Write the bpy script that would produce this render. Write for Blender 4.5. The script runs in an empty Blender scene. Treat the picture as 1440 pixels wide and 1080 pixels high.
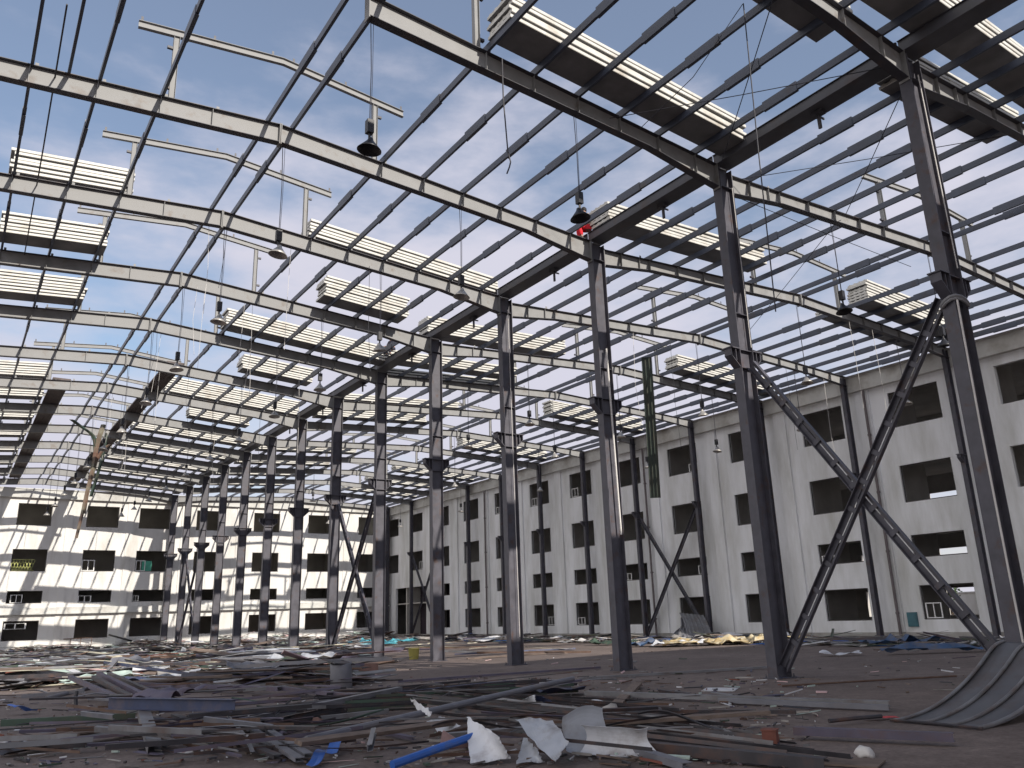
import bpy, bmesh, math, random
from mathutils import Vector, Matrix, noise
R = math.radians
random.seed(11)
scene = bpy.context.scene
COL = scene.collection

# ------------------------------------------------------------------ site survey (metres; X across the hall, Y along it)
F, PITCH, ROLL, YAW = 1141.88, .2789, -.0339, .6036
CAM_H = 1.738
Y1, BAY = 8.446, 6.0
XA, XB, XR, XQ = 17.98, 41.43, 6.28, 29.70          # middle row, wall row, left ridge, right ridge
XW, YF = 42.04, 87.04                               # inner faces of the two concrete buildings
NF = 14
def fy(k): return Y1 + (k - 1) * BAY
def zr(x): return 15.55 - .075 * abs(x - XR) if x < XA else 15.03 - .047 * abs(x - XQ)
ORD = ['', 'first', 'second', 'third', 'fourth', 'fifth', 'sixth', 'seventh', 'eighth', 'ninth', 'tenth', 'eleventh', 'twelfth', 'thirteenth', 'fourteenth', 'fifteenth']

fw = Vector((math.sin(YAW) * math.cos(PITCH), math.cos(YAW) * math.cos(PITCH), math.sin(PITCH)))
_r = Vector((math.cos(YAW), -math.sin(YAW), 0)); _u = _r.cross(fw)
rt = _r * math.cos(ROLL) + _u * math.sin(ROLL); up = -_r * math.sin(ROLL) + _u * math.cos(ROLL)
CAM = Vector((0, 0, CAM_H))
def seen(p, m=60):
    d = Vector(p) - CAM; z = d.dot(fw)
    if z < .5: return False
    x = 720 + F * d.dot(rt) / z; y = 540 - F * d.dot(up) / z
    return -m < x < 1440 + m and -m < y < 1080 + m
def gp(x, y, z=0.0):                                 # point of the ground (or of height z) under a spot surveyed in the photograph
    d = fw + rt * (x - 720) / F - up * (y - 540) / F
    return CAM + d * ((z - CAM_H) / d.z)

# ------------------------------------------------------------------ materials
def mat(name, col, rough=.6, metal=0., var=.25, scale=4., col2=None, amt=.0, scale2=1.5, bump=0., detail=6, edge=.12, spec=.4, stretch=None):
    m = bpy.data.materials.new(name); m.use_nodes = True
    nt = m.node_tree; N = nt.nodes; L = nt.links
    b = N['Principled BSDF']; b.inputs['Roughness'].default_value = rough; b.inputs['Metallic'].default_value = metal
    b.inputs['Specular IOR Level'].default_value = spec
    tc = N.new('ShaderNodeTexCoord'); oi = N.new('ShaderNodeObjectInfo')
    mp = N.new('ShaderNodeMapping'); L.new(tc.outputs['Object'], mp.inputs['Vector'])
    if stretch: mp.inputs['Scale'].default_value = stretch
    ad = N.new('ShaderNodeVectorMath'); ad.operation = 'ADD'
    L.new(mp.outputs[0], ad.inputs[0]); L.new(oi.outputs['Location'], ad.inputs[1])
    n1 = N.new('ShaderNodeTexNoise'); n1.inputs['Scale'].default_value = scale; n1.inputs['Detail'].default_value = detail
    L.new(ad.outputs[0], n1.inputs['Vector'])
    r1 = N.new('ShaderNodeMapRange'); r1.inputs[1].default_value = .3; r1.inputs[2].default_value = .7
    r1.inputs[3].default_value = 1 - var; r1.inputs[4].default_value = 1 + var
    L.new(n1.outputs[0], r1.inputs[0])
    mul = N.new('ShaderNodeMixRGB'); mul.blend_type = 'MULTIPLY'; mul.inputs[0].default_value = 1
    mul.inputs[1].default_value = (*col, 1); L.new(r1.outputs[0], mul.inputs[2])
    out = mul.outputs[0]
    if col2:
        n2 = N.new('ShaderNodeTexNoise'); n2.inputs['Scale'].default_value = scale2; n2.inputs['Detail'].default_value = 9
        n2.inputs['Roughness'].default_value = .65
        L.new(ad.outputs[0], n2.inputs['Vector'])
        r2 = N.new('ShaderNodeMapRange'); r2.inputs[1].default_value = 1 - amt - edge; r2.inputs[2].default_value = 1 - amt + edge
        L.new(n2.outputs[0], r2.inputs[0])
        mx = N.new('ShaderNodeMixRGB'); mx.inputs[2].default_value = (*col2, 1)
        L.new(r2.outputs[0], mx.inputs[0]); L.new(out, mx.inputs[1]); out = mx.outputs[0]
    L.new(out, b.inputs['Base Color'])
    rr = N.new('ShaderNodeMapRange'); rr.inputs[3].default_value = max(.05, rough - .15); rr.inputs[4].default_value = min(1, rough + .15)
    L.new(n1.outputs[0], rr.inputs[0]); L.new(rr.outputs[0], b.inputs['Roughness'])
    if bump:
        bp = N.new('ShaderNodeBump'); bp.inputs['Strength'].default_value = bump; bp.inputs['Distance'].default_value = .02
        L.new(n1.outputs[0], bp.inputs['Height']); L.new(bp.outputs[0], b.inputs['Normal'])
    return m
M = {}
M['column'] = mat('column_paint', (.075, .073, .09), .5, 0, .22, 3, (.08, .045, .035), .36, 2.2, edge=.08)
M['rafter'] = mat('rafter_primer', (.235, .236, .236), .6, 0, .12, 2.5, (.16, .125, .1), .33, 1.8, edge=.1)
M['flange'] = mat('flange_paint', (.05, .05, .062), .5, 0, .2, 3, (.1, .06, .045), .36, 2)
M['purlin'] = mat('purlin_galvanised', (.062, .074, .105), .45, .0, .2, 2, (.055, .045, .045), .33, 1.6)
M['gutter'] = mat('gutter_steel', (.075, .077, .09), .55, .0, .25, 2, (.08, .06, .055), .36, 1.2)
M['panel'] = mat('panel_white', (.56, .55, .51), .5, 0, .1, 3, (.37, .33, .27), .37, 1.1)
M['liner'] = mat('panel_liner', (.19, .19, .195), .6, 0, .2, 2)
M['deck'] = mat('dark_deck', (.1, .08, .075), .7, 0, .35, 3, (.05, .04, .04), .45, 1)
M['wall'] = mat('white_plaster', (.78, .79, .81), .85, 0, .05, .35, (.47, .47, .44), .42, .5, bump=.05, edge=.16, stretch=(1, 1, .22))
M['gateshade'] = mat('gate_shade', (.05, .038, .05), .7, 0, .25, 2)  # shade inside the gate opening, put into the colour
M['oldflash'] = mat('old_flashing', (.2, .19, .145), .6, .0, .3, 2, (.16, .07, .05), .45, .8)
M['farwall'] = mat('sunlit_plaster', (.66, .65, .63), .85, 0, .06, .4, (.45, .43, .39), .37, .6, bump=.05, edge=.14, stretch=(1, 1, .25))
M['band'] = mat('grey_render', (.55, .55, .53), .85, 0, .12, .8, (.34, .32, .29), .4, .6)
M['inside'] = mat('bare_room', (.5, .485, .46), .9, 0, .2, .6)
M['frame_w'] = mat('white_frame', (.75, .75, .74), .5, 0, .08, 5)
M['frame_d'] = mat('dark_frame', (.06, .055, .055), .6, 0, .2, 5)
M['green_glass'] = mat('green_pane', (.08, .33, .24), .15, 0, .1, 3)
M['grille'] = mat('yellow_grille', (.45, .47, .16), .6, 0, .15, 5)
M['pipe'] = mat('downpipe_brown', (.13, .11, .115), .5, 0, .2, 3)
M['black'] = mat('black_enamel', (.02, .02, .024), .4, 0, .2, 5)
M['lampmetal'] = mat('lamp_aluminium', (.42, .4, .37), .4, .5, .2, 5)
M['cable'] = mat('cable_black', (.025, .025, .035), .6, 0, .2, 5)
M['cable_w'] = mat('cable_white', (.6, .58, .56), .6, 0, .1, 5)
M['concrete_new'] = mat('plinth_concrete', (.35, .34, .32), .9, 0, .2, 2)
# scrap
M['galv'] = mat('scrap_galvanised', (.19, .19, .2), .5, .1, .25, 2, (.14, .1, .085), .38, 1.8)
M['darksteel'] = mat('scrap_dark_steel', (.045, .042, .048), .5, .0, .3, 3, (.12, .06, .04), .4, 1.5)
M['purple'] = mat('scrap_violet_primer', (.105, .092, .13), .55, .0, .22, 2, (.13, .08, .07), .38, 1.5)
M['rust'] = mat('scrap_rust', (.13, .085, .065), .8, 0, .3, 4, (.1, .055, .04), .45, 3)
M['blue'] = mat('blue_plastic', (.035, .13, .47), .4, 0, .15, 3, (.1, .13, .2), .33, 3)
M['dullblue'] = mat('dull_blue_sheet', (.05, .1, .2), .6, 0, .25, 3, (.12, .12, .14), .42, 2)
M['navy'] = mat('blue_painted_steel', (.05, .065, .13), .5, 0, .2, 3, (.12, .1, .12), .4, 2)
M['whitesheet'] = mat('scrap_white_sheet', (.62, .63, .66), .5, .05, .1, 3, (.33, .3, .29), .38, 2)
M['greysheet'] = mat('scrap_grey_sheet', (.17, .172, .195), .5, .05, .18, 3, (.2, .17, .15), .38, 1.5)
M['palesheet'] = mat('pale_sheet', (.4, .42, .46), .5, .05, .12, 3, (.25, .23, .22), .38, 2)
M['greensheet'] = mat('scrap_green_sheet', (.045, .075, .055), .5, .1, .3, 2, (.09, .07, .05), .42, 1.4)
M['ribsheet'] = mat('rib_sheet', (.12, .12, .13), .5, .05, .2, 2, (.1, .075, .065), .42, 1.2)
M['hanggreen'] = mat('hanging_green', (.03, .045, .036), .5, .0, .35, 3, (.07, .06, .045), .42, 1.4, stretch=(6, 6, .6))
M['paleyellow'] = mat('pale_yellow_strip', (.5, .47, .36), .7, 0, .2, 2, (.3, .25, .2), .4, 2)
M['mint'] = mat('pale_green_sheet', (.42, .52, .47), .6, 0, .15, 2, (.3, .28, .25), .36, 1.5)
M['aqua'] = mat('aqua_sheet', (.08, .34, .42), .5, 0, .2, 2, (.25, .3, .3), .36, 1.5)
M['wood'] = mat('weathered_wood', (.17, .13, .108), .85, 0, .3, 4, stretch=(1, 6, 6))
M['red'] = mat('red_plastic', (.5, .03, .04), .5, 0, .2, 4)
M['pinkcloth'] = mat('pink_cloth', (.6, .42, .42), .9, 0, .15, 4)
M['orange'] = mat('orange_cloth', (.5, .16, .06), .9, 0, .25, 4)
M['whitebag'] = mat('white_bag', (.7, .68, .66), .7, 0, .12, 4)
M['insul'] = mat('yellow_insulation', (.42, .3, .13), .9, 0, .35, 4, (.55, .5, .37), .5, 3, bump=.4)
M['yellow'] = mat('yellow_plastic', (.75, .7, .22), .5, 0, .1, 4)
M['brick'] = mat('brick', (.2, .075, .055), .85, 0, .2, 5)
M['blockm'] = mat('brown_block', (.2, .12, .1), .85, 0, .25, 4)
M['stone'] = mat('broken_concrete', (.33, .31, .29), .9, 0, .25, 5, bump=.4)
M['skin'] = mat('skin', (.42, .25, .18), .6, 0, .06, 8)
M['hair'] = mat('dark_hair', (.015, .012, .012), .7, 0, .2, 20)
M['redcloth'] = mat('red_trousers', (.62, .02, .035), .85, 0, .12, 6)
M['tancloth'] = mat('tan_shirt', (.46, .38, .32), .85, 0, .12, 6)
M['darkcloth'] = mat('dark_clothes', (.03, .03, .045), .85, 0, .2, 6)
M['bark'] = mat('bark', (.1, .075, .055), .9, 0, .3, 6)
M['leaf'] = mat('leaf', (.06, .1, .035), .7, 0, .45, 1.2)
M['teal'] = mat('teal_cabinet', (.05, .14, .17), .5, 0, .2, 3)

def ground_mat():
    m = bpy.data.materials.new('dusty_slab'); m.use_nodes = True
    N = m.node_tree.nodes; L = m.node_tree.links; b = N['Principled BSDF']
    tc = N.new('ShaderNodeTexCoord')
    def noi(s, d=8, r=.6):
        n = N.new('ShaderNodeTexNoise'); n.inputs['Scale'].default_value = s; n.inputs['Detail'].default_value = d
        n.inputs['Roughness'].default_value = r; L.new(tc.outputs['Object'], n.inputs['Vector']); return n
    a, c, d = noi(.22), noi(2.2, 10, .7), noi(14, 6)
    cr = N.new('ShaderNodeValToRGB'); e = cr.color_ramp.elements
    e[0].position = .32; e[0].color = (.095, .07, .06, 1); e[1].position = .68; e[1].color = (.24, .192, .17, 1)
    x = e.new(.5); x.color = (.152, .117, .103, 1)
    mixv = N.new('ShaderNodeMath'); mixv.operation = 'MULTIPLY_ADD'; mixv.inputs[1].default_value = .55
    sub = N.new('ShaderNodeMath'); sub.operation = 'MULTIPLY'; sub.inputs[1].default_value = .45
    L.new(a.outputs[0], sub.inputs[0]); L.new(c.outputs[0], mixv.inputs[0]); L.new(sub.outputs[0], mixv.inputs[2])
    L.new(mixv.outputs[0], cr.inputs[0])
    sp = N.new('ShaderNodeMapRange'); sp.inputs[1].default_value = .3; sp.inputs[2].default_value = .72; sp.inputs[3].default_value = .7; sp.inputs[4].default_value = 1.25
    L.new(d.outputs[0], sp.inputs[0])
    mu = N.new('ShaderNodeMixRGB'); mu.blend_type = 'MULTIPLY'; mu.inputs[0].default_value = 1
    L.new(cr.outputs[0], mu.inputs[1]); L.new(sp.outputs[0], mu.inputs[2]); L.new(mu.outputs[0], b.inputs['Base Color'])
    b.inputs['Roughness'].default_value = .85
    bp = N.new('ShaderNodeBump'); bp.inputs['Strength'].default_value = .35; bp.inputs['Distance'].default_value = .03
    L.new(d.outputs[0], bp.inputs['Height']); L.new(bp.outputs[0], b.inputs['Normal'])
    return m
M['ground'] = ground_mat()

# ------------------------------------------------------------------ mesh helpers
class MB:
    def __init__(s): s.v = []; s.f = []; s.m = []
    def add(s, v, f, mi=0):
        o = len(s.v); s.v += [tuple(p) for p in v]; s.f += [tuple(i + o for i in q) for q in f]; s.m += [mi] * len(f); return s
    def box(s, x0, x1, y0, y1, z0, z1, mi=0):
        v = [(x, y, z) for x in (x0, x1) for y in (y0, y1) for z in (z0, z1)]
        return s.add(v, [(0, 1, 3, 2), (4, 6, 7, 5), (0, 4, 5, 1), (2, 3, 7, 6), (0, 2, 6, 4), (1, 5, 7, 3)], mi)
    def bar(s, p, q, w, h, upv=(0, 0, 1), mi=0, dw=0, dh=0):
        p = Vector(p); q = Vector(q); d = (q - p).normalized(); a = d.cross(Vector(upv))
        a = a.normalized() if a.length > 1e-5 else d.orthogonal().normalized(); b = a.cross(d).normalized()
        v = [c + a * (sx * w / 2 + dw) + b * (sz * h / 2 + dh) for c in (p, q) for sx in (-1, 1) for sz in (-1, 1)]
        return s.add(v, [(0, 1, 3, 2), (4, 6, 7, 5), (0, 4, 5, 1), (2, 3, 7, 6), (0, 2, 6, 4), (1, 5, 7, 3)], mi)
    def prism(s, pts, y0, y1, ax='y', mi=0):
        n = len(pts)
        g = (lambda p, y: (p[0], y, p[1])) if ax == 'y' else ((lambda p, y: (y, p[0], p[1])) if ax == 'x' else (lambda p, y: (p[0], p[1], y)))
        v = [g(p, y0) for p in pts] + [g(p, y1) for p in pts]
        f = [tuple(range(n)), tuple(range(2 * n - 1, n - 1, -1))] + [(i, (i + 1) % n + 0, (i + 1) % n + n, i + n) for i in range(n)]
        return s.add(v, f, mi)
    def tube(s, path, r, n=6, mi=0, cap=True):
        path = [Vector(p) for p in path]; rings = []; a = None
        for i, p in enumerate(path):
            d = (path[min(i + 1, len(path) - 1)] - path[max(i - 1, 0)]).normalized()
            a = (d.orthogonal() if a is None else a - d * a.dot(d)).normalized(); b = d.cross(a)
            rr = r[i] if isinstance(r, (list, tuple)) else r
            rings.append([p + (a * math.cos(t) + b * math.sin(t)) * rr for t in [2 * math.pi * j / n for j in range(n)]])
        v = [q for g in rings for q in g]
        f = [(i * n + j, i * n + (j + 1) % n, (i + 1) * n + (j + 1) % n, (i + 1) * n + j) for i in range(len(path) - 1) for j in range(n)]
        if cap: f += [tuple(range(n - 1, -1, -1)), tuple(range((len(path) - 1) * n, len(path) * n))]
        return s.add(v, f, mi)
    def lathe(s, prof, n=18, mi=0):
        v = [(r * math.cos(2 * math.pi * j / n), r * math.sin(2 * math.pi * j / n), z) for r, z in prof for j in range(n)]
        f = [(i * n + j, i * n + (j + 1) % n, (i + 1) * n + (j + 1) % n, (i + 1) * n + j) for i in range(len(prof) - 1) for j in range(n)]
        return s.add(v, f, mi)
    def sheet(s, nu, nv, fn, t=.004, mi=0):          # a thin solid sheet from fn(u, v) -> point, u, v in 0..1
        P = [[Vector(fn(i / nu, j / nv)) for j in range(nv + 1)] for i in range(nu + 1)]
        def nrm(i, j):
            a = P[min(i + 1, nu)][j] - P[max(i - 1, 0)][j]; b = P[i][min(j + 1, nv)] - P[i][max(j - 1, 0)]
            n = a.cross(b); return n.normalized() if n.length > 1e-9 else Vector((0, 0, 1))
        k = (nu + 1) * (nv + 1); ix = lambda i, j: i * (nv + 1) + j
        v = [P[i][j] for i in range(nu + 1) for j in range(nv + 1)] + [P[i][j] - nrm(i, j) * t for i in range(nu + 1) for j in range(nv + 1)]
        f = []
        for i in range(nu):
            for j in range(nv):
                q = (ix(i, j), ix(i + 1, j), ix(i + 1, j + 1), ix(i, j + 1)); f += [q, tuple(k + a for a in reversed(q))]
        for i in range(nu): f += [(ix(i + 1, 0), ix(i, 0), k + ix(i, 0), k + ix(i + 1, 0)), (ix(i, nv), ix(i + 1, nv), k + ix(i + 1, nv), k + ix(i, nv))]
        for j in range(nv): f += [(ix(0, j), ix(0, j + 1), k + ix(0, j + 1), k + ix(0, j)), (ix(nu, j + 1), ix(nu, j), k + ix(nu, j), k + ix(nu, j + 1))]
        return s.add(v, f, mi)
    def mesh(s, name, mats, smooth=False):
        me = bpy.data.meshes.new(name); me.from_pydata(s.v, [], s.f); me.update()
        for m in (mats if isinstance(mats, (list, tuple)) else [mats]): me.materials.append(m)
        if any(s.m): me.polygons.foreach_set('material_index', s.m)
        bm = bmesh.new(); bm.from_mesh(me); bmesh.ops.recalc_face_normals(bm, faces=bm.faces); bm.to_mesh(me); bm.free()
        if smooth:
            me.polygons.foreach_set('use_smooth', [True] * len(me.polygons))
        return me

def tag(o, label=None, cat=None, group=None, kind=None):
    if label: o['label'] = label
    if cat: o['category'] = cat
    if group: o['group'] = group
    if kind or (label and cat): o['kind'] = kind or 'thing'
    return o
def empty(name, loc, label, cat, group=None, rot=(0, 0, 0), kind=None):
    o = bpy.data.objects.new(name, None); COL.objects.link(o); o.location = loc; o.rotation_euler = rot
    o.empty_display_size = .2
    return tag(o, label, cat, group, kind)
def obj(name, me, parent=None, loc=(0, 0, 0), rot=(0, 0, 0), **kw):
    o = bpy.data.objects.new(name, me); COL.objects.link(o); o.location = loc; o.rotation_euler = rot
    if parent is not None: o.parent = parent
    return tag(o, **kw) if kw else o
def structure(name, me, **k): return obj(name, me, kind='structure', **k)

# ------------------------------------------------------------------ ground
g = MB(); g.add([(-500, -300, 0), (600, -300, 0), (600, 900, 0), (-500, 900, 0)], [(0, 1, 2, 3)])
structure('ground', g.mesh('ground', M['ground']))

# ------------------------------------------------------------------ steel columns
def h_section(bf, d, t, z0, z1):
    b = MB()
    b.box(-d / 2, -d / 2 + t, -bf / 2, bf / 2, z0, z1); b.box(d / 2 - t, d / 2, -bf / 2, bf / 2, z0, z1)
    b.box(-d / 2 + t, d / 2 - t, -t * .4, t * .4, z0, z1)
    return b
def bracket_mesh(s, d, reach, deep, w):
    b = MB(); x0 = s * d / 2; x1 = s * (d / 2 + reach)
    b.prism([(x0, -deep), (x0, -.03), (x1, -.03), (x1, -deep * .42)], -.012, .012)
    b.box(min(x0, x1) - (0.0 if s > 0 else .04), max(x0, x1) + (.04 if s > 0 else 0), -w / 2, w / 2, -.03, 0)
    b.bar((x0, 0, -deep), (x1, 0, -deep * .42), w * .8, .022)
    b.box(min(x1, x1 - s * .025), max(x1, x1 - s * .025), -w * .4, w * .4, -deep * .42, -.03)
    b.box(min(x0 + s * reach * .45, x0 + s * reach * .45 + .02), max(x0 + s * reach * .45, x0 + s * reach * .45 + .02), -w * .4, w * .4, -deep * .7, -.03)
    return b
ZT = 14.62; BZ = 8.82
sh = h_section(.3, .56, .02, .03, ZT)
for z in (BZ - .02, BZ - .55, 14.0, 9.9): sh.box(-.26, .26, -.12, .12, z - .01, z + .01)
shaftA = sh.mesh('column_shaft', M['column'])
sb = h_section(.22, .36, .016, .03, 14.33)
for z in (BZ - .02, BZ - .45, 13.8): sb.box(-.164, .164, -.1, .1, z - .01, z + .01)
shaftB = sb.mesh('wall_column_shaft', M['column'])
def base_mesh(a, c): b = MB(); b.box(-a, a, -c, c, 0, .03); return b.mesh('base_plate', M['column'])
baseA, baseB = base_mesh(.36, .24), base_mesh(.28, .2)
bolt = MB(); bolt.tube([(0, 0, .03), (0, 0, .11)], .016, 6); bolt.tube([(0, 0, .03), (0, 0, .06)], .03, 6)
boltm = bolt.mesh('anchor_bolt', M['column'])
brA = {s: bracket_mesh(s, .56, .34, .55, .32).mesh('crane_bracket', M['column']) for s in (-1, 1)}
brB = bracket_mesh(-1, .36, .28, .42, .24).mesh('crane_bracket', M['column'])
for k in range(1, NF + 1):
    c = empty('steel_column', (XA, fy(k), 0), f'tall dark steel column under the valley gutter, {ORD[k]} in the middle row from the camera', 'column', 'steel columns of the middle row', kind='thing')
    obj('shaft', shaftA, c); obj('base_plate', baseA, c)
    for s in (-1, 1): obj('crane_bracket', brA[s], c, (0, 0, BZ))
    if k < 8:
        for sx in (-1, 1):
            for sy in (-1, 1): obj('anchor_bolt', boltm, c, (sx * .31, sy * .19, 0))
for k in range(2, NF + 1):
    c = empty('steel_column', (XB, fy(k), 0), f'slim steel column standing against the shaded white wall, {ORD[k - 1]} along from the right', 'column', 'steel columns of the wall row', kind='thing')
    obj('shaft', shaftB, c); obj('base_plate', baseB, c); obj('crane_bracket', brB, c, (0, 0, BZ))

# ------------------------------------------------------------------ rafters
LX = [.08, 1.57, 3.07, 5.9, 6.62, 9.47, 10.93, 12.38, 13.85, 15.3, 16.78]
RX = [19.15, 20.6, 22.1, 23.55, 25.0, 26.5, 29.34, 30.06, 32.9, 34.4, 35.85, 37.3, 38.8, 40.25, 41.3]
def rafter(pts, stiff, endx):
    # pts: (x, depth below the top line); returns web, flanges, stiffener pieces
    T = [(x, zr(x + .001 if x == XA else x)) for x, d in pts]; Bt = [(x, z - d) for (x, z), (_, d) in zip(T, pts)]
    def off(l, a): return [(x, z + a) for x, z in l]
    web, f1, f2, st = MB(), MB(), MB(), []
    web.prism(off(T, -.016) + off(Bt, .016)[::-1], -.006, .006)
    f1.prism(T + off(T, -.016)[::-1], -.12, .12); f2.prism(off(Bt, .016) + Bt[::-1], -.12, .12)
    def dep(x):
        for (xa, da), (xb, db) in zip(pts, pts[1:]):
            if min(xa, xb) <= x <= max(xa, xb): return da + (db - da) * (x - xa) / (xb - xa)
        return .5
    for x in stiff:
        b = MB(); b.box(x - .006, x + .006, -.1, .1, zr(x) - dep(x) + .017, zr(x) - .017)
        b.box(x + .1, x + .18, -.004, .004, zr(x) + .0, zr(x) + .15); st.append(b.mesh('stiffener', M['rafter']))
    for x in endx:
        b = MB(); b.box(x - .012, x + .012, -.13, .13, zr(x) - dep(x) - .06, zr(x) + .02); st.append(b.mesh('end_plate', M['rafter']))
    return web.mesh('web', M['rafter']), f1.mesh('top_flange', M['flange']), f2.mesh('bottom_flange', M['flange']), st
e = .29
SPECS = {
 'LL': ([(-5.4, .72), (-2.4, .5), (XR - .015, .58)], [x for x in LX if x < 5] + [4.4, -1.4], [XR - .02], 'left slope of left bay'),
 'LR': ([(XR + .015, .58), (14.9, .5), (XA - e, .76)], [x for x in LX if x > 9], [XR + .02, XA - e - .014], 'right slope of left bay'),
 'RL': ([(XA + e, .62), (20.7, .42), (XQ - .015, .45)], [x for x in RX if x < 28] + [20.05], [XQ - .02, XA + e + .014], 'left slope of right bay'),
 'RR': ([(XQ + .015, .45), (38.6, .42), (XB + .25, .56)], [x for x in RX if 31 < x < 41], [XQ + .02], 'right slope of right bay'),
}
rm = {}
for k_, (pts, st, ex, nm) in SPECS.items():
    rm[k_] = rafter(pts, st, ex)
for k in range(1, NF + 1):
    for key, sp in SPECS.items():
        if key == 'LL' and k < 3: continue
        if key == 'RR' and k < 2: continue
        x0 = sp[0][0][0]
        r = empty('roof_rafter', (0, fy(k), 0), f'grey steel rafter of the {ORD[k]} frame from the camera, {sp[3]}', 'rafter', 'steel rafters', kind='thing')
        obj('web', rm[key][0], r); obj('top_flange', rm[key][1], r); obj('bottom_flange', rm[key][2], r)
        for me in rm[key][3]: obj(me.name.split('.')[0], me, r)

# ------------------------------------------------------------------ ridge monitors (raised frames over the open ridges)
def monitor(xc, ztop, rise, zleg):
    b, lg = MB(), []
    W = 3.93
    for a, c in (((-W, ztop), (0, ztop + rise)), ((0, ztop + rise), (W, ztop))):
        b.prism([(a[0], a[1] - .2), (a[0], a[1] - .015), (c[0], c[1] - .015), (c[0], c[1] - .2)], -.004, .004)
        for dz in (0, -.2): b.bar((a[0], 0, a[1] + dz - .007), (c[0], 0, c[1] + dz - .007), .12, .014)
    cl = []
    for t in (-.98, -.5, -.08, .08, .5, .98):
        x = t * W; z = ztop + rise * (1 - abs(t)); c_ = MB(); c_.box(x - .03, x + .03, -.004, .004, z, z + .16); cl.append(c_.mesh('cleat', M['flange']))
    l = MB(); l.box(-.075, -.067, -.07, .07, 0, zleg); l.box(.067, .075, -.07, .07, 0, zleg); l.box(-.067, .067, -.004, .004, 0, zleg)
    ck = []
    for z in (.3, zleg - .45): c_ = MB(); c_.box(-.22, -.075, -.04, .04, z, z + .07); ck.append(c_.mesh('side_cleat', M['flange']))
    return b.mesh('monitor_beam', M['rafter']), cl, l.mesh('leg', M['rafter']), ck
monL = monitor(0, 17.43, .4, 2.01 - .0)
monR = monitor(0, 16.92, .28, 1.9)
for k in range(2, NF):
    for tagx, xc, ms, nm in (('L', XR, monL, 'left'), ('R', XQ, monR, 'right')):
        if tagx == 'R' and k > 12: continue
        z0 = zr(xc + 2.95)
        o = empty('ridge_monitor', (xc, fy(k), 0), f'small bent steel frame on two legs over the {nm} ridge, on the {ORD[k]} frame', 'roof frame', f'ridge monitor frames of the {nm} bay', kind='thing')
        obj('monitor_beam', ms[0], o)
        for c in ms[1]: obj('cleat', c, o)
        for s in (-1, 1):
            l = obj('leg', ms[2], o, (s * 2.95, 0, z0)); l.scale.z = ((17.43 if tagx == 'L' else 16.92) + .1 - .2 - z0) / (2.01 if tagx == 'L' else 1.9)
            for q in ms[3]:
                c = obj('side_cleat', q, l)
                if s > 0: c.rotation_euler.z = math.pi

# ------------------------------------------------------------------ purlins, one length per frame, spliced in mid bay
def c_sec(h, w, t, flip=1):
    return [(0, 0), (w * flip, 0), (w * flip, t), (t * flip, t), (t * flip, h - t), (w * flip, h - t), (w * flip, h), (0, h)]
pm = MB(); pm.prism(c_sec(.2, .075, .008), -3.14, 2.84)
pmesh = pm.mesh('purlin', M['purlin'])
sm = MB(); sm.prism([(x - .014, z - .03) for x, z in c_sec(.27, .1, .011)], 2.3, 3.4)
smesh = sm.mesh('splice_sleeve', M['purlin'])
cand = []
for x in LX + RX:
    for k in range(1, NF + 1):
        z = zr(x)
        if any(seen((x, fy(k) + d, z), 30) for d in (-3, 0, 2.5)):
            cand.append((math.hypot(x, fy(k)), x, k))
cand.sort()
def purlin_label(x, k):
    if x in (5.9, 6.62): w = 'left one of the pair' if x == 5.9 else 'right one of the pair'; return f'dark ridge purlin of the left bay, {w}, on the {ORD[k]} frame'
    if x in (29.34, 30.06): w = 'left one of the pair' if x == 29.34 else 'right one of the pair'; return f'steel ridge purlin of the right bay, {w}, on the {ORD[k]} frame'
    if x < 5: return f'thin dark purlin left of the left ridge, {ORD[3 - LX.index(x)]} from it, on the {ORD[k]} frame'
    if x < 18: return f'dark purlin between left ridge and valley gutter, {ORD[11 - LX.index(x)]} from the gutter, {ORD[k]} frame'
    if x < 29: return f'grey blue purlin right of the valley gutter, {ORD[1 + RX.index(x)]} from it, on the {ORD[k]} frame'
    return f'grey blue purlin near the white wall, {ORD[15 - RX.index(x)]} up from its eave, on the {ORD[k]} frame'
MISSING = {(9.47, 4), (-1.4, 0)}
rest = MB()
for i, (d, x, k) in enumerate(cand):
    flip = x > 20
    jit = random.Random(int(x * 100) + k).uniform(-.35, .35)
    if i < 298:
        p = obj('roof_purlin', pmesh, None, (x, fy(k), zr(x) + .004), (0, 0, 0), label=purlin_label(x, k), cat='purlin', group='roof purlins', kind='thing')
        s = obj('splice_sleeve', smesh, p)
    else:
        v = [(a + x, fy(k), b + zr(x) + .004) for a, b in c_sec(.2, .075, .008)]
        rest.prism([(a + x, b + zr(x) + .004) for a, b in c_sec(.2, .075, .008)], fy(k) - 3.14, fy(k) + 2.84)
        rest.prism([(a + x - .014, b + zr(x) - .026) for a, b in c_sec(.27, .1, .011)], fy(k) + 2.3, fy(k) + 3.4)
if rest.v:
    obj('roof_purlins', rest.mesh('far_purlins', M['purlin']), label='tiny far purlins of the last roof bays near the end wall', cat='purlins', kind='stuff')
# a loose purlin end hanging past the third frame
lp = MB(); lp.prism(c_sec(.16, .07, .008), -2.9, 2.0)
obj('broken_purlin', lp.mesh('broken_purlin', M['purlin']), None, (.86, 18.9, 15.17), (R(-1.2), 0, R(-.6)), label='short purlin with a free cut end at the top left, short of the next frame', cat='purlin', kind='thing')

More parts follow.
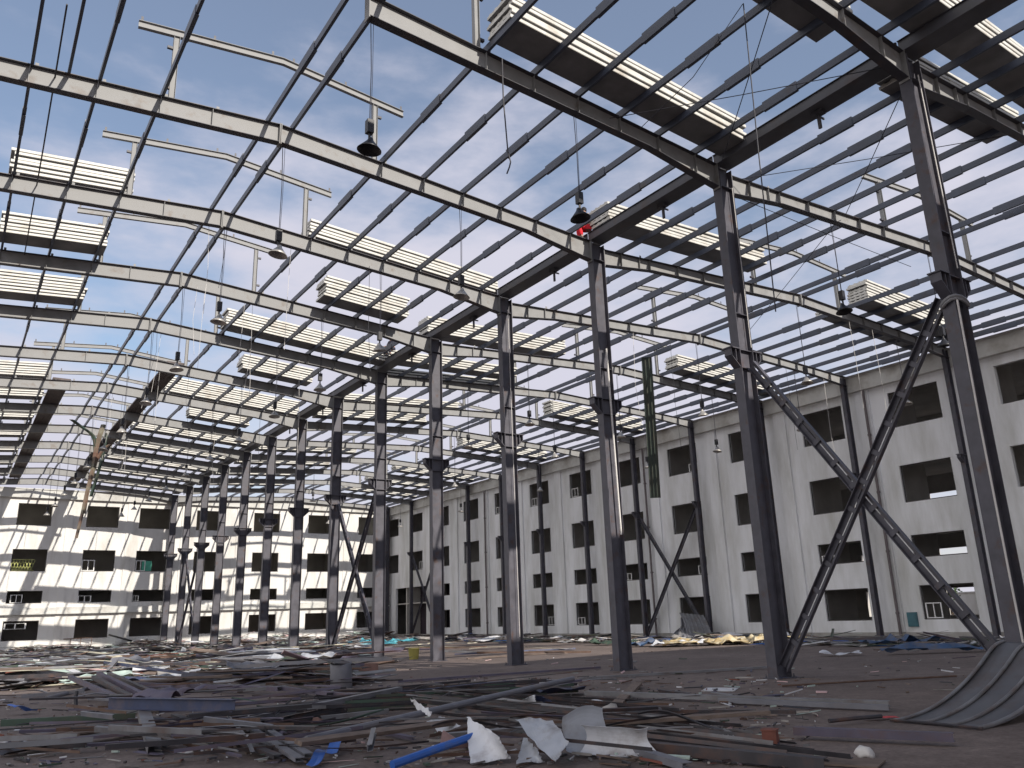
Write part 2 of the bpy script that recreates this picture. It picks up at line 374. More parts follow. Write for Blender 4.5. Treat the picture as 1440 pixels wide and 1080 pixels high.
# ------------------------------------------------------------------ valley gutter over the middle row, wall eaves gutter
gm = MB(); L2 = 2.985
gm.box(-.4, .4, -L2, L2, 0, .012); gm.box(-.4, -.388, -L2, L2, .012, .3); gm.box(.388, .4, -L2, L2, .012, .3)
gm.box(-.46, -.4, -L2, L2, .288, .3); gm.box(.4, .46, -L2, L2, .288, .3)
gmesh = gm.mesh('gutter_trough', M['gutter'])
ol = MB(); ol.box(-.14, .14, -.16, .16, -.1, 0); ol.tube([(0, 0, -.1), (0, 0, -.5)], .055, 10); ol.box(-.03, .3, -.02, .02, -.16, -.11)
olm = ol.mesh('outlet', M['gutter'])
st = MB()
st.box(-.388, .388, -.02, .02, .26, .285)
stm = st.mesh('strap', M['gutter'])
for k in range(0, NF):
    o = empty('valley_gutter', (XA, fy(k) + 3.0, 14.7), f'wide rusty steel gutter trough above the middle columns, length before the {ORD[k + 1]} column' if k else 'wide rusty steel gutter trough above the middle columns, length nearest the camera', 'gutter', 'valley gutter lengths', kind='thing')
    o.scale.x = .8; obj('gutter_trough', gmesh, o); [obj('strap', stm, o, (0, y, 0)) for y in (-2.2, -1.1, 0, 1.1, 2.2)]
    if k % 1 == 0: obj('outlet', olm, o, (.1, -.4, 0))
eg = MB(); eg.box(0, .012, 8, 86.8, 0, .18); eg.box(0, .22, 8, 86.8, -.012, 0); eg.box(.22, .232, 8, 86.8, -.012, .2)
obj('eaves_gutter', eg.mesh('eaves_gutter', M['gutter']), None, (XB + .03, 0, 14.62), label='long narrow steel gutter along the eave above the shaded white wall', cat='gutter', kind='thing')

# ------------------------------------------------------------------ stacks of insulated roof panels on the purlins
def panel_mesh(L):
    w, t, h = 1.0, .092, .03
    top = [(-w / 2, t)]
    for i in range(4):
        c = -w / 2 + (i + .5) * w / 4
        top += [(c - .06, t), (c - .03, t + h), (c + .03, t + h), (c + .06, t)]
    top += [(w / 2, t)]
    pr = [(-w / 2 + .012, 0), (-w / 2, .012)] + top + [(w / 2, .012), (w / 2 - .012, 0)]
    b = MB(); b.prism(pr, 0, L, ax='x')
    b.m[-1] = 1                                       # the liner face underneath
    for i, f in enumerate(b.f):
        if all(abs(b.v[j][2]) < 1e-6 for j in f): b.m[i] = 1
    return b.mesh('roof_panel', [M['panel'], M['liner']])
PM = {L: panel_mesh(L) for L in (8.3, 4.0, 3.4, 8.0, 8.4)}
GAP = .142
def stack(x0, L, y0, n, where, word='long', lift=0):
    sgn = zr(x0 + L) - zr(x0)
    a = -math.atan2(sgn, L)
    rnd = random.Random(int(x0 * 10 + y0 * 7))
    for i in range(n):
        if n == 1: pos = 'single'
        elif i == 0: pos = 'lowest'
        elif i == n - 1: pos = 'topmost'
        else: pos = ORD[i + 1] + ' from bottom'
        x = x0 + rnd.uniform(-.07, .07); y = y0 + .5 + rnd.uniform(-.035, .035)
        z = zr(x0) + .208 + lift + i * GAP
        obj('roof_sheet', PM[L], None, (x, y, z), (0, a, rnd.uniform(-.004, .004)), label=f'{pos} white roof panel, {word} stack {where}', cat='roof panel', group='roof panels stacked on the purlins')
def fr(k): return f'before {ORD[k]} frame'
LRs = 'between left ridge and gutter, '
def aft(k): return f'past {ORD[k]} frame'
stack(9.45, 8.3, 13.22, 5, LRs + fr(2))
stack(9.45, 8.3, fy(4) + .06, 5, LRs + aft(4)); stack(11.95, 4.0, fy(5) - 1.16, 7, LRs + fr(5), 'short'); stack(9.45, 8.3, fy(6) - 1.16, 6, LRs + fr(6))
stack(11.95, 4.0, fy(7) - 1.16, 6, LRs + fr(7), 'short'); stack(9.45, 8.3, fy(8) + .06, 7, LRs + aft(8)); stack(11.95, 4.0, fy(9) - 1.16, 5, LRs + fr(9), 'short')
for k, n in ((10, 5), (11, 5), (12, 4), (13, 4), (14, 4)): stack(9.45, 8.3, fy(k) - 1.16, n, LRs + fr(k))
LLs = 'left of the left ridge, '
stack(.0, 3.4, fy(4) + .06, 6, LLs + aft(4)); stack(.0, 3.4, fy(8) + .06, 6, LLs + aft(8))
for k, n in ((5, 6), (6, 7), (9, 5), (10, 5), (11, 4), (12, 4), (13, 3), (14, 3)): stack(.0, 3.4, fy(k) - 1.2, n, LLs + fr(k))
RLs = 'right of the valley gutter, '
stack(17.62, 8.4, fy(5) + .06, 6, RLs + aft(5), lift=.13)
for k, n in ((3, 5), (6, 4)): stack(17.62, 8.4, fy(k) - 1.25, n, RLs + fr(k), lift=.13)
for k, n in ((8, 5), (10, 5), (11, 4), (12, 4), (13, 4)): stack(18.52, 8.0, fy(k) - 1.25, n, RLs + fr(k))
stack(18.52, 8.0, fy(6) + .45, 3, RLs + aft(6)); stack(18.52, 8.0, fy(7) + .3, 3, RLs + aft(7))
RRs = 'from right ridge to wall, '
for k, n in ((3, 7), (5, 6), (7, 7), (9, 6), (11, 5), (12, 4), (13, 4)): stack(33.0, 8.4, fy(k) - 1.3, n, RRs + fr(k))
stack(33.0, 8.4, fy(3) + .5, 2, RRs + aft(3))
# the stacks right over the first frame, dark from below
stack(7.7, 8.3, 8.55, 4, 'overhead left of the gutter, first frame')
stack(15.6, 8.4, 7.1, 4, 'overhead at top right, crossing the gutter')
stack(18.6, 8.0 - 2.0 if False else 4.0, 8.6, 4, 'overhead beside the first column top', 'short')
stack(20.3, 4.0, 8.58, 4, 'overhead, farther right of the first column', 'short')
# dark decking strips left on the edges of the ridge opening
dk = MB(); dk.box(-.45, .45, -2.96, 2.96, 0, .1)
for s in (-.3, 0, .3): dk.box(s - .025, s + .025, -2.96, 2.96, -.035, 0)
dkm = dk.mesh('ridge_decking', M['deck'])
for x, nm, kk in ((3.95, 'left', range(8, 14)), (8.75, 'right', range(7, 14))):
    for k in kk:
        obj('ridge_decking', dkm, None, (x, fy(k) + 3.0, zr(x) + .05), (0, 0, 0), label=f'dark decking strip along the {nm} edge of the ridge opening, past the {ORD[k]} frame', cat='decking', group='dark decking strips by the ridge opening', kind='thing')
# the roof still clad behind the camera (shades the near ground)
rc = MB()
for xa, xb in ((-5.4, XR), (XR, XA), (XA + .001, XQ), (XQ, XW - .35)):
    n = 8
    for i in range(n):
        p, q = xa + (xb - xa) * i / n, xa + (xb - xa) * (i + 1) / n
        rc.prism([(p, zr(p) + .22), (q, zr(q) + .22), (q, zr(q) + .32), (p, zr(p) + .32)], -34, .9)
obj('roof_cladding', rc.mesh('clad_roof', [M['liner']]), label='roof still covered with panels overhead, behind the viewpoint', cat='roof', kind='structure')

# ------------------------------------------------------------------ crossed bracing between columns
def brace(p, q, w=.27):
    b, bt = MB(), []
    p, q = Vector(p), Vector(q); d = (q - p).normalized(); n = Vector((1, 0, 0)).cross(d).normalized()
    for s in (-1, 1):
        o = n * s * w / 2
        b.bar(p + o, q + o, .13, .016, upv=n); b.bar(p + o * .58, q + o * .58, .014, .122, upv=n, dw=.058)
    ln = (q - p).length
    for i in range(1, int(ln / .75)):
        c = p + d * (i * .75); m_ = MB(); m_.bar(c - n * w / 2, c + n * w / 2, .12, .012, upv=(1, 0, 0)); bt.append(m_.mesh('batten', M['column']))
    return b, bt
def xbrace(x, k, top, word, flat=False):
    for a, c, nm in ((k, k + 1, 'rising toward the far column'), (k + 1, k, 'rising toward the near column')):
        ya, yc = fy(a), fy(c); s = 1 if yc > ya else -1
        p = (x + (.05 if s > 0 else -.05), ya + s * .2, .25); q = (x + (.05 if s > 0 else -.05), yc - s * .22, top)
        b, bt = brace(p, q, .27 if not flat else .22)
        o = empty('diagonal_brace', (x, ya, 0), f'dark lattice brace {nm}, {word}', 'brace', 'crossed braces between columns', kind='thing')
        obj('angle_bar', b.mesh('angle_bar', M['column']), o, (-x, -ya, 0)); [obj('batten', m_, o, (-x, -ya, 0)) for m_ in bt]
xbrace(XA, 1, 8.35, 'in the nearest cross bracing at right')
xbrace(XA, 6, 8.35, 'between sixth and seventh middle columns')
xbrace(XA, 12, 8.35, 'between twelfth and thirteenth middle columns')
xbrace(XB, 6, 8.3, 'by the wall, halfway along it', True)
xbrace(XB, 12, 8.3, 'by the wall, near the gate', True)

# ------------------------------------------------------------------ high-bay lamps on cords
sh_ = MB(); sh_.lathe([(.05, .3), (.07, .24), (.1, .2), (.2, .08), (.27, 0), (.262, 0), (.19, .085), (.09, .19), (.0, .2)], 20)
lsh = sh_.mesh('lamp_shade', M['black'], True); lshl = sh_.mesh('lamp_shade', M['lampmetal'], True)
bl = MB(); bl.box(-.075, .075, -.075, .075, .42, .74); bl.tube([(0, 0, .28), (0, 0, .42)], .03, 8)
blm = bl.mesh('ballast', M['black'])
for k in range(2, 14):
    for x, zb, nm in ((6.42, 11.5, 'under the left ridge'), (12.3, 11.45, 'halfway from left ridge to gutter'), (23.4, 11.0, 'right of the middle columns'), (29.5, 10.95, 'under the right ridge'), (37.1, 10.9, 'toward the white wall')):
        if not seen((x, fy(k), zb), 20): continue
        if x > 20 and (k + int(x)) % 2 == 0 and k > 5: continue
        if (x, k) == (23.4, 3): continue
        rnd = random.Random(k * 7 + int(x)); z = zb + rnd.uniform(-.12, .12)
        o = empty('pendant_lamp', (x, fy(k) + .04, z), f'bell shaped factory lamp hanging {nm}, at the {ORD[k]} frame', 'lamp', 'hanging factory lamps')
        tilt = (R(rnd.uniform(-9, 9)), R(rnd.uniform(-9, 9)), 0)
        obj('lamp_shade', lsh if k < 3 else lshl, o, (0, 0, 0), tilt); obj('ballast', blm, o)
        cb = MB(); top = zr(x) - .45 - z
        cb.tube([(0, 0, .74), (.02, .01, top * .6), (-.02, 0, top)], .011, 5); cb.tube([(.03, 0, .74), (.06, .02, top * .55), (.05, 0, top)], .007, 5)
        obj('cord', cb.mesh('cord', M['cable']), o)

# ------------------------------------------------------------------ concrete buildings
def pierced(u0, u1, z0, z1, holes, t, axis, at, dirn):
    """wall sheet with openings; inner face at `at`, thickness t in direction dirn"""
    us = sorted({u0, u1, *[h[0] for h in holes], *[h[1] for h in holes]}); zs = sorted({z0, z1, *[h[2] for h in holes], *[h[3] for h in holes]})
    def hole(u, z): return any(h[0] < u < h[1] and h[2] < z < h[3] for h in holes)
    S = [[not hole((us[i] + us[i + 1]) / 2, (zs[j] + zs[j + 1]) / 2) for j in range(len(zs) - 1)] for i in range(len(us) - 1)]
    b = MB(); a, c = at, at + dirn * t
    P = (lambda u, w, z: (w, u, z)) if axis == 'y' else (lambda u, w, z: (u, w, z))
    nu, nz = len(S), len(S[0])
    for i in range(nu):
        for j in range(nz):
            if not S[i][j]: continue
            A, B, C, D = us[i], us[i + 1], zs[j], zs[j + 1]
            for w in (a, c): b.add([P(A, w, C), P(B, w, C), P(B, w, D), P(A, w, D)], [(0, 1, 2, 3)])
            for di, dj, e0, e1 in ((-1, 0, (A, C), (A, D)), (1, 0, (B, C), (B, D)), (0, -1, (A, C), (B, C)), (0, 1, (A, D), (B, D))):
                ii, jj = i + di, j + dj
                if ii < 0 or ii >= nu or jj < 0 or jj >= nz or not S[ii][jj]:
                    b.add([P(e0[0], a, e0[1]), P(e1[0], a, e1[1]), P(e1[0], c, e1[1]), P(e0[0], c, e0[1])], [(0, 1, 2, 3)])
    bm = bmesh.new(); me = bpy.data.meshes.new('t'); me.from_pydata(b.v, [], b.f); bm.from_mesh(me)
    bmesh.ops.remove_doubles(bm, verts=bm.verts, dist=1e-5); bmesh.ops.recalc_face_normals(bm, faces=bm.faces)
    bm.to_mesh(me); bm.free(); return me
def setm(me, m, name): me.materials.append(m); me.name = name; return me
ROWS = [(.9, 2.62), (4.02, 5.2), (6.92, 8.92), (11.02, 13.0)]
def ring(w, h, t, d):
    b = MB(); b.box(0, t, -d, d, 0, h); b.box(w - t, w, -d, d, 0, h); b.box(t, w - t, -d, d, 0, t); b.box(t, w - t, -d, d, h - t, h); return b
# --- right hand building
ys = [21.42 + 5.76 * i for i in range(-4, 12)]
RH = [(y, y + 2.82, a, c) for i, y in enumerate(ys) for a, c in ROWS if not (y > 77 and a < 5)]
gate = (78.1, 85.4, -.0, 5.18)
RB_ = empty('concrete_building', (XW, 50, 0), 'long shaded white building along the right, four rows of glassless windows', 'building', kind='thing')
def cb(name, me, m, parent, off): return obj(name, setm(me, m, name), parent, (-off[0], -off[1], 0))
offR = (XW, 50)
cb('wall', pierced(-6, YF + 14.0, -.02, 14.2, RH + [gate], .26, 'y', XW, 1), M['wall'], RB_, offR)
cb('rear_wall', pierced(-6, YF + 14.0, -.02, 14.2, [(h[0], h[1], h[2], h[3]) for h in RH if h[0] < 77], .26, 'y', XW + 13, 1), M['inside'], RB_, offR)
b = MB()
for z in (3.55, 6.25, 10.2): b.box(XW + .27, XW + 12.98, -6, YF + 13.9, z - .12, z)
b.box(XW + .02, XW + 13.2, -6, YF + 13.9, 14.22, 14.4)
obj('floor_slab', b.mesh('floor_slab', M['inside']), RB_, (-XW, -50, 0))
b = MB()
for i in range(4, 12): y = 25.05 + 5.76 * i - .0; b.box(XW + 5.2, XW + 5.4, y - .5, y + 1.5, 0, 14.1)
for i in range(-4, 12): y = 25.7 + 5.76 * i; b.box(XW + .28, XW + 5.1, y - .1, y + .1, 0, 14.1)
obj('partition', b.mesh('partition', M['inside']), RB_, (-XW, -50, 0))
b = MB(); b.box(XW + 2.0, XW + 2.1, 76.6, 86.6, 0, 6.0)
for y in (78.6, 80.9, 83.2, 85.1): b.box(XW + 1.95, XW + 1.998, y, y + .12, 0, 5.9)
obj('gate_shade_backing', b.mesh('gate_shade_backing', M['gateshade']), RB_, (-XW, -50, 0))  # dark backing added behind the opening, standing in for the shade inside
b = MB(); b.box(XW - .32, XW - .003, -6, YF - .36, 13.5, 14.36); b.box(XW - .4, XW - .003, -6, YF - .36, 14.363, 14.46)
obj('eave_band', b.mesh('eave_band', M['band']), RB_, (-XW, -50, 0))
b = MB(); b.box(XW - .05, XW - .002, -6, YF - .05, 0, .28)
obj('plinth', b.mesh('plinth', M['concrete_new']), RB_, (-XW, -50, 0))
pl = MB(); pl.box(-.11, 0, -.42, .42, 0.29, 13.49); plm = pl.mesh('pilaster', M['wall'])
for i in range(-3, 10): obj('pilaster', plm, RB_, (-.002, 25.75 + 5.76 * i - 50, 0))
rg = {}
def windows(parent, origin, holes, axis, face, inside):
    for (u0, u1, a, c) in holes:
        key = (round(u1 - u0, 2), round(c - a, 2))
        if key not in rg: rg[key] = ring(key[0] - .006, key[1] - .006, .05, .03).mesh('window', M['frame_d'])
        if axis == 'y': loc = (face + inside - origin[0], u0 + .003 - origin[1], a + .003); rot = (0, 0, math.pi / 2)
        else: loc = (u0 + .003 - origin[0], face + inside - origin[1], a + .003); rot = (0, 0, 0)
        yield obj('window', rg[key], parent, loc, rot), (u0, u1, a, c)
nwin = 0
sash = MB(); ring_ = ring(.85, 1.0, .06, .02); sash.v, sash.f, sash.m = ring_.v, ring_.f, ring_.m; sash.box(.4, .45, -.018, .018, .06, .94)
sashm = sash.mesh('window_sash', M['frame_w'])
for w, (u0, u1, a, c) in windows(RB_, offR, [h for h in RH if h[0] > 18 and h[0] < 84], 'y', XW, .12):
    r_ = random.Random(int(u0 * 3 + a * 17))
    if r_.random() < .28 and a > .5:
        s = obj('window_sash', sashm, w, (r_.choice((.06, 1.85)), .0, .06)); s.scale = (1, 1, min(1, (c - a) / 1.7) * r_.uniform(.5, .95))
dp = MB(); dp.tube([(0, 0, .05), (0, 0, 13.45)], .075, 10)
for z in (1.2, 4.4, 7.6, 10.8): dp.tube([(0, 0, z), (0, 0, z + .12)], .1, 10); dp.box(0, .16, -.02, .02, z + .03, z + .08)
dpm = dp.mesh('downpipe', M['pipe'])
for y in (25.5, 43.76, 65.94): obj('downpipe', dpm, RB_, (-.27, y - 50, 0))
dp2 = dp.mesh('downpipe', M['pipe']); obj('downpipe', dp2, RB_, (-.2, 86.75 - 50, 0))
# --- far building
FX = [(4.6, 7.38), (10.3, 13.1), (14.95, 17.77), (20.35, 23.05), (26.2, 29.0), (32.18, 35.0), (38.1, 40.9)]
FH = [(x0, x1, a, c) for x0, x1 in [(-1.2, 1.6)] + FX for a, c in ((1.1, 2.8), (4.3, 5.4), (7.12, 9.1), (11.25, 13.25))]
FB_ = empty('concrete_building', (18, YF, 0), 'sunlit white building across the far end, four window rows and a ledge', 'building', kind='thing')
offF = (18, YF)
cb('wall', pierced(-14, XW - .003, -.02, 14.3, FH, .26, 'x', YF, 1), M['farwall'], FB_, offF)
cb('rear_wall', pierced(-14, XW - .003, -.02, 14.3, [(h[0] + 1.2, h[1] - .2, h[2], h[3] - .3) for h in FH], .26, 'x', YF + 11, 1), M['inside'], FB_, offF)
b = MB()
for z in (3.5, 6.3, 10.4): b.box(-14, XW - .1, YF + .27, YF + 10.98, z - .12, z)
b.box(-14, XW - .1, YF + .02, YF + 11.3, 14.32, 14.5)
obj('floor_slab', b.mesh('floor_slab', M['inside']), FB_, (-18, -YF, 0))
b = MB()
for x in (-3, 3, 8.9, 14.1, 19.2, 24.7, 30.6, 36.6): b.box(x - .1, x + .1, YF + .28, YF + 6, 0, 14.2)
b.box(-14, XW - .2, YF + 6.1, YF + 6.3, 0, 14.2)
obj('partition', b.mesh('partition', M['inside']), FB_, (-18, -YF, 0))
b = MB(); b.box(-14, XW - .05, YF - .42, YF - .002, 3.32, 3.46); b.box(-14, XW - .05, YF - .3, YF - .002, 3.463, 3.9)
obj('ledge', b.mesh('ledge', M['band']), FB_, (-18, -YF, 0))
b = MB(); b.box(-14, XW - .45, YF - .34, YF - .002, 13.75, 14.5); b.box(-14, XW - .45, YF - .42, YF - .002, 14.503, 14.6)
obj('eave_band', b.mesh('eave_band', M['band']), FB_, (-18, -YF, 0))
pl = MB(); pl.box(-.28, .28, -.07, 0, 3.92, 13.72); pl.box(-.28, .28, -.07, 0, 0, 3.3); plf = pl.mesh('pilaster', M['farwall'])
for x in (3.0, 8.9, 14.15, 19.2, 24.7, 30.6, 36.6): obj('pilaster', plf, FB_, (x - 18, -.002, 0))
gr = MB()
for i in range(7):
    for s in (-1, 1): gr.bar((.1 + i * .24, 0, .05), (.1 + i * .24 + s * .26, 0, .95), .03, .03, upv=(0, 1, 0))
    gr.tube([(.1 + i * .24 + .13 * math.cos(t), -.02, .5 + .2 * math.sin(t)) for t in [j * math.pi / 5 for j in range(11)]], .015, 4)
gr.bar((0, 0, .04), (1.75, 0, .04), .04, .04); gr.bar((0, 0, .97), (1.75, 0, .97), .04, .04)
grm = gr.mesh('window_grille', M['grille'])
pn = MB(); pn.box(0, .9, -.01, .01, 0, .95); pnm = pn.mesh('window_pane', M['green_glass'])
for w, (u0, u1, a, c) in windows(FB_, offF, FH, 'x', YF, .1):
    if u0 == 4.6 and 7 < a < 8: obj('window_grille', grm, w, (.08, -.05, .06), label='yellowish ornamental security grille')
    elif u0 == 4.6 and 4 < a < 5: s = obj('window_sash', sashm, w, (.3, -.04, .06)); s.scale = (1.1, 1, .7)
    elif u0 == 10.3 and 4 < a < 9: s = obj('window_sash', sashm, w, (.0, -.04, .06)); s.scale = (1.3, 1, 1.0 if a > 6 else .55)
    elif u0 == 14.95 and 7 < a < 8: obj('window_sash', sashm, w, (.06, -.04, .06)); obj('window_pane', pnm, w, (.6, -.02, .06), label='green glass pane left in the opening')
    elif u0 == 14.95 and 4 < a < 5: s = obj('window_sash', sashm, w, (.06, -.04, .06)); s.scale = (.6, 1, .5)
    elif u0 == 4.6 and a < 2: s = obj('window_sash', sashm, w, (.1, -.04, 1.0)); s.scale = (2, 1, .5)
# --- small things on the right wall
b = MB(); b.box(-.12, 0, -.26, .26, 0, .72); b.box(-.135, -.12, -.22, .22, .05, .67); b.box(-.15, -.135, .12, .16, .3, .42)
obj('meter_cabinet', b.mesh('meter_cabinet', M['teal']), None, (XW - .004, 24.83, .56), label='small teal metal cabinet fixed low on the shaded white wall', cat='cabinet')
# --- beyond the buildings
b = MB(); b.box(0, .25, -20, 110, 0, 2.4); b.box(-.06, .31, -20, 110, 2.4, 2.5)
obj('boundary_wall', b.mesh('boundary_wall', M['wall']), None, (70, 0, 0), label='pale boundary wall seen through the ground floor windows at right', cat='wall', kind='thing')
def tree(x, y, h, r, seed, label, n=2600):
    rnd = random.Random(seed); t = empty('broadleaf_tree', (x, y, 0), label, 'tree', 'trees beyond the buildings')
    tr = MB(); tr.tube([(0, 0, 0), (.05, .02, h * .3), (-.05, .1, h * .6), (.05, .1, h * .85)], [.22, .17, .12, .05], 8)
    cl = []
    for i in range(9):
        a = rnd.uniform(0, 6.28); z = h * rnd.uniform(.45, .92); q = r * rnd.uniform(.25, .8) * (1 - abs(z / h - .65))
        c = Vector((q * math.cos(a), q * math.sin(a), z)); cl.append((c, r * rnd.uniform(.3, .5)))
        tr.tube([(0, 0, h * .35), (c.x * .5, c.y * .5, (h * .35 + z) / 2), tuple(c)], [.09, .06, .02], 5)
    obj('trunk', tr.mesh('trunk', M['bark']), t)
    lf = MB()
    for i in range(n):
        c, q = rnd.choice(cl); d = Vector((rnd.gauss(0, 1), rnd.gauss(0, 1), rnd.gauss(0, .8))).normalized() * q * rnd.uniform(.55, 1.05)
        p = c + d; a = Vector((rnd.gauss(0, 1), rnd.gauss(0, 1), rnd.gauss(0, 1))).normalized(); bb = a.orthogonal().normalized(); s = rnd.uniform(.09, .2)
        lf.add([p - a * s, p + bb * s * .5, p + a * s, p - bb * s * .5], [(0, 1, 2, 3)])
    obj('crown', lf.mesh('crown', M['leaf']), t)
tree(1.2, 108, 18.6, 4.2, 3, 'dark leafy tree rising above the roof of the sunlit far building at left')
tree(-5.5, 110, 17.8, 4.5, 5, 'leafy tree at the left edge beyond the sunlit far building')
for i, (x, y) in enumerate(((66, 29), (66.5, 36), (66, 44), (67, 22))):
    tree(x, y, 5.2, 2.4, 20 + i, f'bushy green tree glimpsed through the right building windows, {ORD[i + 1]} of four', 1500)

# ------------------------------------------------------------------ wires, rods, hanging scraps
def wire(name, pts, r, m, label, cat, group=None):
    p0 = Vector(pts[0]); b = MB(); b.tube([Vector(p) - p0 for p in pts], r, 6)
    return obj(name, b.mesh(name, M[m]), None, p0, label=label, cat=cat, group=group)
wire('dangling_cable', [(9.72, 14.05, 15.0), (9.75, 14.1, 13.9), (9.83, 14.1, 12.45), (9.9, 14.1, 12.2), (9.86, 14.1, 12.05), (9.78, 14.1, 11.85)], .018, 'cable', 'black cable with a hooked end dangling under the long panel stack at top', 'cable')
wire('hanging_rope', [(13.26, 9.5, 14.9), (13.1, 9.5, 11), (12.98, 9.5, 7.4)], .014, 'cable', 'long dark rope hanging straight down beside the second middle column', 'rope')
wire('hanging_rope', [(13.26, 9.52, 14.9), (12.6, 10.6, 13.4), (12.4, 12.2, 12.9)], .009, 'cable', 'thin slack rope slanting left from the overhead panels at top centre', 'rope')
for a, c, lb in (((17.6, 8.7, 14.45), (13.4, 14.3, 14.75), 'left of the valley gutter'), ((13.4, 8.7, 14.8), (17.6, 14.2, 14.42), 'left of the gutter, the lower crossing one'),
                 ((18.4, 8.7, 14.4), (24.0, 14.3, 14.6), 'right of the first middle column, rising to the second frame'), ((23.6, 8.7, 14.55), (18.5, 14.2, 14.35), 'right of the gutter, crossing the other rod'),
                 ((24.0, 14.6, 14.55), (30.4, 24.0, 14.5), 'right bay, running on to the right ridge'), ((18.4, 14.7, 14.1), (29.7, 15.3, 14.4), 'slack from second column toward right ridge')):
    wire('bracing_rod', [a, tuple((Vector(a) + Vector(c)) / 2 - Vector((0, 0, .03))), c], .012, 'cable', f'thin roof bracing rod {lb}', 'rod', 'roof bracing rods')
wire('hanging_wire', [(.57, 17.57, 15.0), (.7, 24, 14.95), (.83, 32.2, 15.0)], .02, 'cable', 'grey cable strung lengthwise under the left roof slope at top left', 'cable')
rnd = random.Random(4)
for i in range(22):
    k = rnd.choice((4, 5, 5, 6, 6, 7, 7, 8, 8, 9, 10)); x = XR + rnd.uniform(-.6, 3.2); y = fy(k) + rnd.uniform(-.1, .3); zt = zr(x) - .4; L = rnd.uniform(1.5, 4.6)
    wire('loose_wire', [(x, y, zt), (x + rnd.uniform(-.08, .08), y, zt - L * .5), (x + rnd.uniform(-.2, .2), y, zt - L)], .007, rnd.choice(('cable', 'cable_w')), 'thin loose cord hanging from the rafters near the left ridge', 'cord', 'loose cords near the left ridge')
for i, (x, k, L) in enumerate(((11.8, 4, 4.2), (10.9, 6, 2.8), (13.4, 6, 4.8), (15.2, 8, 3.9), (14, 9, 3.4), (25.2, 4, 4.4), (27.6, 4, 5.5), (33.2, 3, 4.2), (35.0, 3, 5.2), (36.3, 4, 4.6), (39.6, 4, 5.4), (26, 6, 4.5))):
    x2 = x + .12 * math.sin(i); wire('pale_wire', [(x, fy(k) - .05, zr(x) - .4), (x2, fy(k) - .05, zr(x) - .4 - L * .6), (x + .1, fy(k) - .05, zr(x) - .4 - L)], .009, 'cable_w' if i % 3 else 'cable', 'pale cord left hanging from a rafter where a lamp was taken', 'cord', 'cords left where lamps were taken')
# cable wrapped round the first column and running down it
th = [i * math.pi / 8 for i in range(17)]
loop = [(XA + .36 * math.cos(t), 8.446 + .24 * math.sin(t), 8.2 + .07 * math.sin(2 * t)) for t in th]
w_ = empty('wrapped_cable', (XA, 8.446, 8.2), 'thick grey cable wrapped round the first column below its bracket and running down', 'cable')
b = MB(); b.tube([(x - XA, y - 8.446, z - 8.2) for x, y, z in loop], .042, 7); b.tube([(x - XA, y - 8.446, z - 8.27) for x, y, z in loop[4:14]], .036, 7)
obj('coil', b.mesh('coil', M['galv']), w_)
b = MB(); b.tube([(-.27, -.2, -.05), (-.28, -.175, -3), (-.275, -.17, -6), (-.28, -.18, -8.1)], .022, 6); obj('run', b.mesh('run', M['cable_w']), w_)
wire('conduit_pipe', [(XA + .02, fy(3) - .2, 10.6), (XA + .12, fy(3) - .2, 4.2)], .035, 'cable_w', 'pale conduit pipe leaning along the third middle column', 'pipe')
wire('conduit_pipe', [(XA + .2, fy(2) - .17, 14.0), (XA + .2, fy(2) - .17, 8.9)], .012, 'cable_w', 'thin pale wire running down the second middle column', 'wire')
wire('conduit_pipe', [(XA + .05, fy(1) - .17, 14.1), (XA + .1, fy(1) - .17, 9.0)], .014, 'cable_w', 'thin pale wire running down the upper first column at right', 'wire')
wire('conduit_pipe', [(XA + .05, fy(4) - .17, 14.1), (XA + .1, fy(4) - .17, 1.0)], .012, 'cable_w', 'thin pale wire running down the fourth middle column', 'wire')
# green gutter length hanging from the right ridge
b = MB()
b.sheet(1, 12, lambda u, v: (-.27 + .54 * u, .0 + .03 * math.sin(v * 3), -7.6 * v), .004)
for x in (-.27, -.1, .08, .27): b.sheet(1, 12, lambda u, v, x=x: (x + .02 * math.sin(v * 2.4 + x * 5), -.11 * u + .03 * math.sin(v * 3), -7.6 * v), .004)
obj('hanging_gutter_length', b.mesh('hanging_gutter', M['hanggreen']), None, (29.72, 30.25, 14.95), (R(-.6), R(1.0), R(-42)), label='long folded dark green metal strip hanging vertically from the right ridge', cat='metal strip')
# torn flashing hanging from the left ridge
T = empty('torn_flashing', (6.5, 56.3, 15.3), 'torn curled metal flashing hanging from the left ridge in front of the far wall', 'flashing')
def ribbon(path, w0, w1, nm, m):
    b = MB(); path = [Vector(p) for p in path]; n = 16
    def pt(t):
        t *= len(path) - 1; i = min(int(t), len(path) - 2); f = t - i
        p0, p1, p2, p3 = path[max(i - 1, 0)], path[i], path[i + 1], path[min(i + 2, len(path) - 1)]
        return .5 * ((2 * p1) + (p2 - p0) * f + (2 * p0 - 5 * p1 + 4 * p2 - p3) * f * f + (3 * p1 - p0 - 3 * p2 + p3) * f ** 3)
    b.sheet(2, n, lambda u, v: pt(v) + Vector(((u - .5) * (w0 + (w1 - w0) * v), .12 * abs(u - .5) * 2, 0)), .006)
    obj(nm, b.mesh(nm, m), T)
ribbon([(.55, 0, -.9), (.3, 0, -2.2), (.24, 0, -3.4), (.02, 0, -5.4), (-.1, 0, -6.6), (-.28, 0, -8.1)], .3, .16, 'long_strip', M['oldflash'])
ribbon([(.1, .04, -1.9), (.36, .04, -3.2), (.1, .04, -5), (.0, .04, -6.6)], .12, .2, 'split_strip', M['oldflash'])
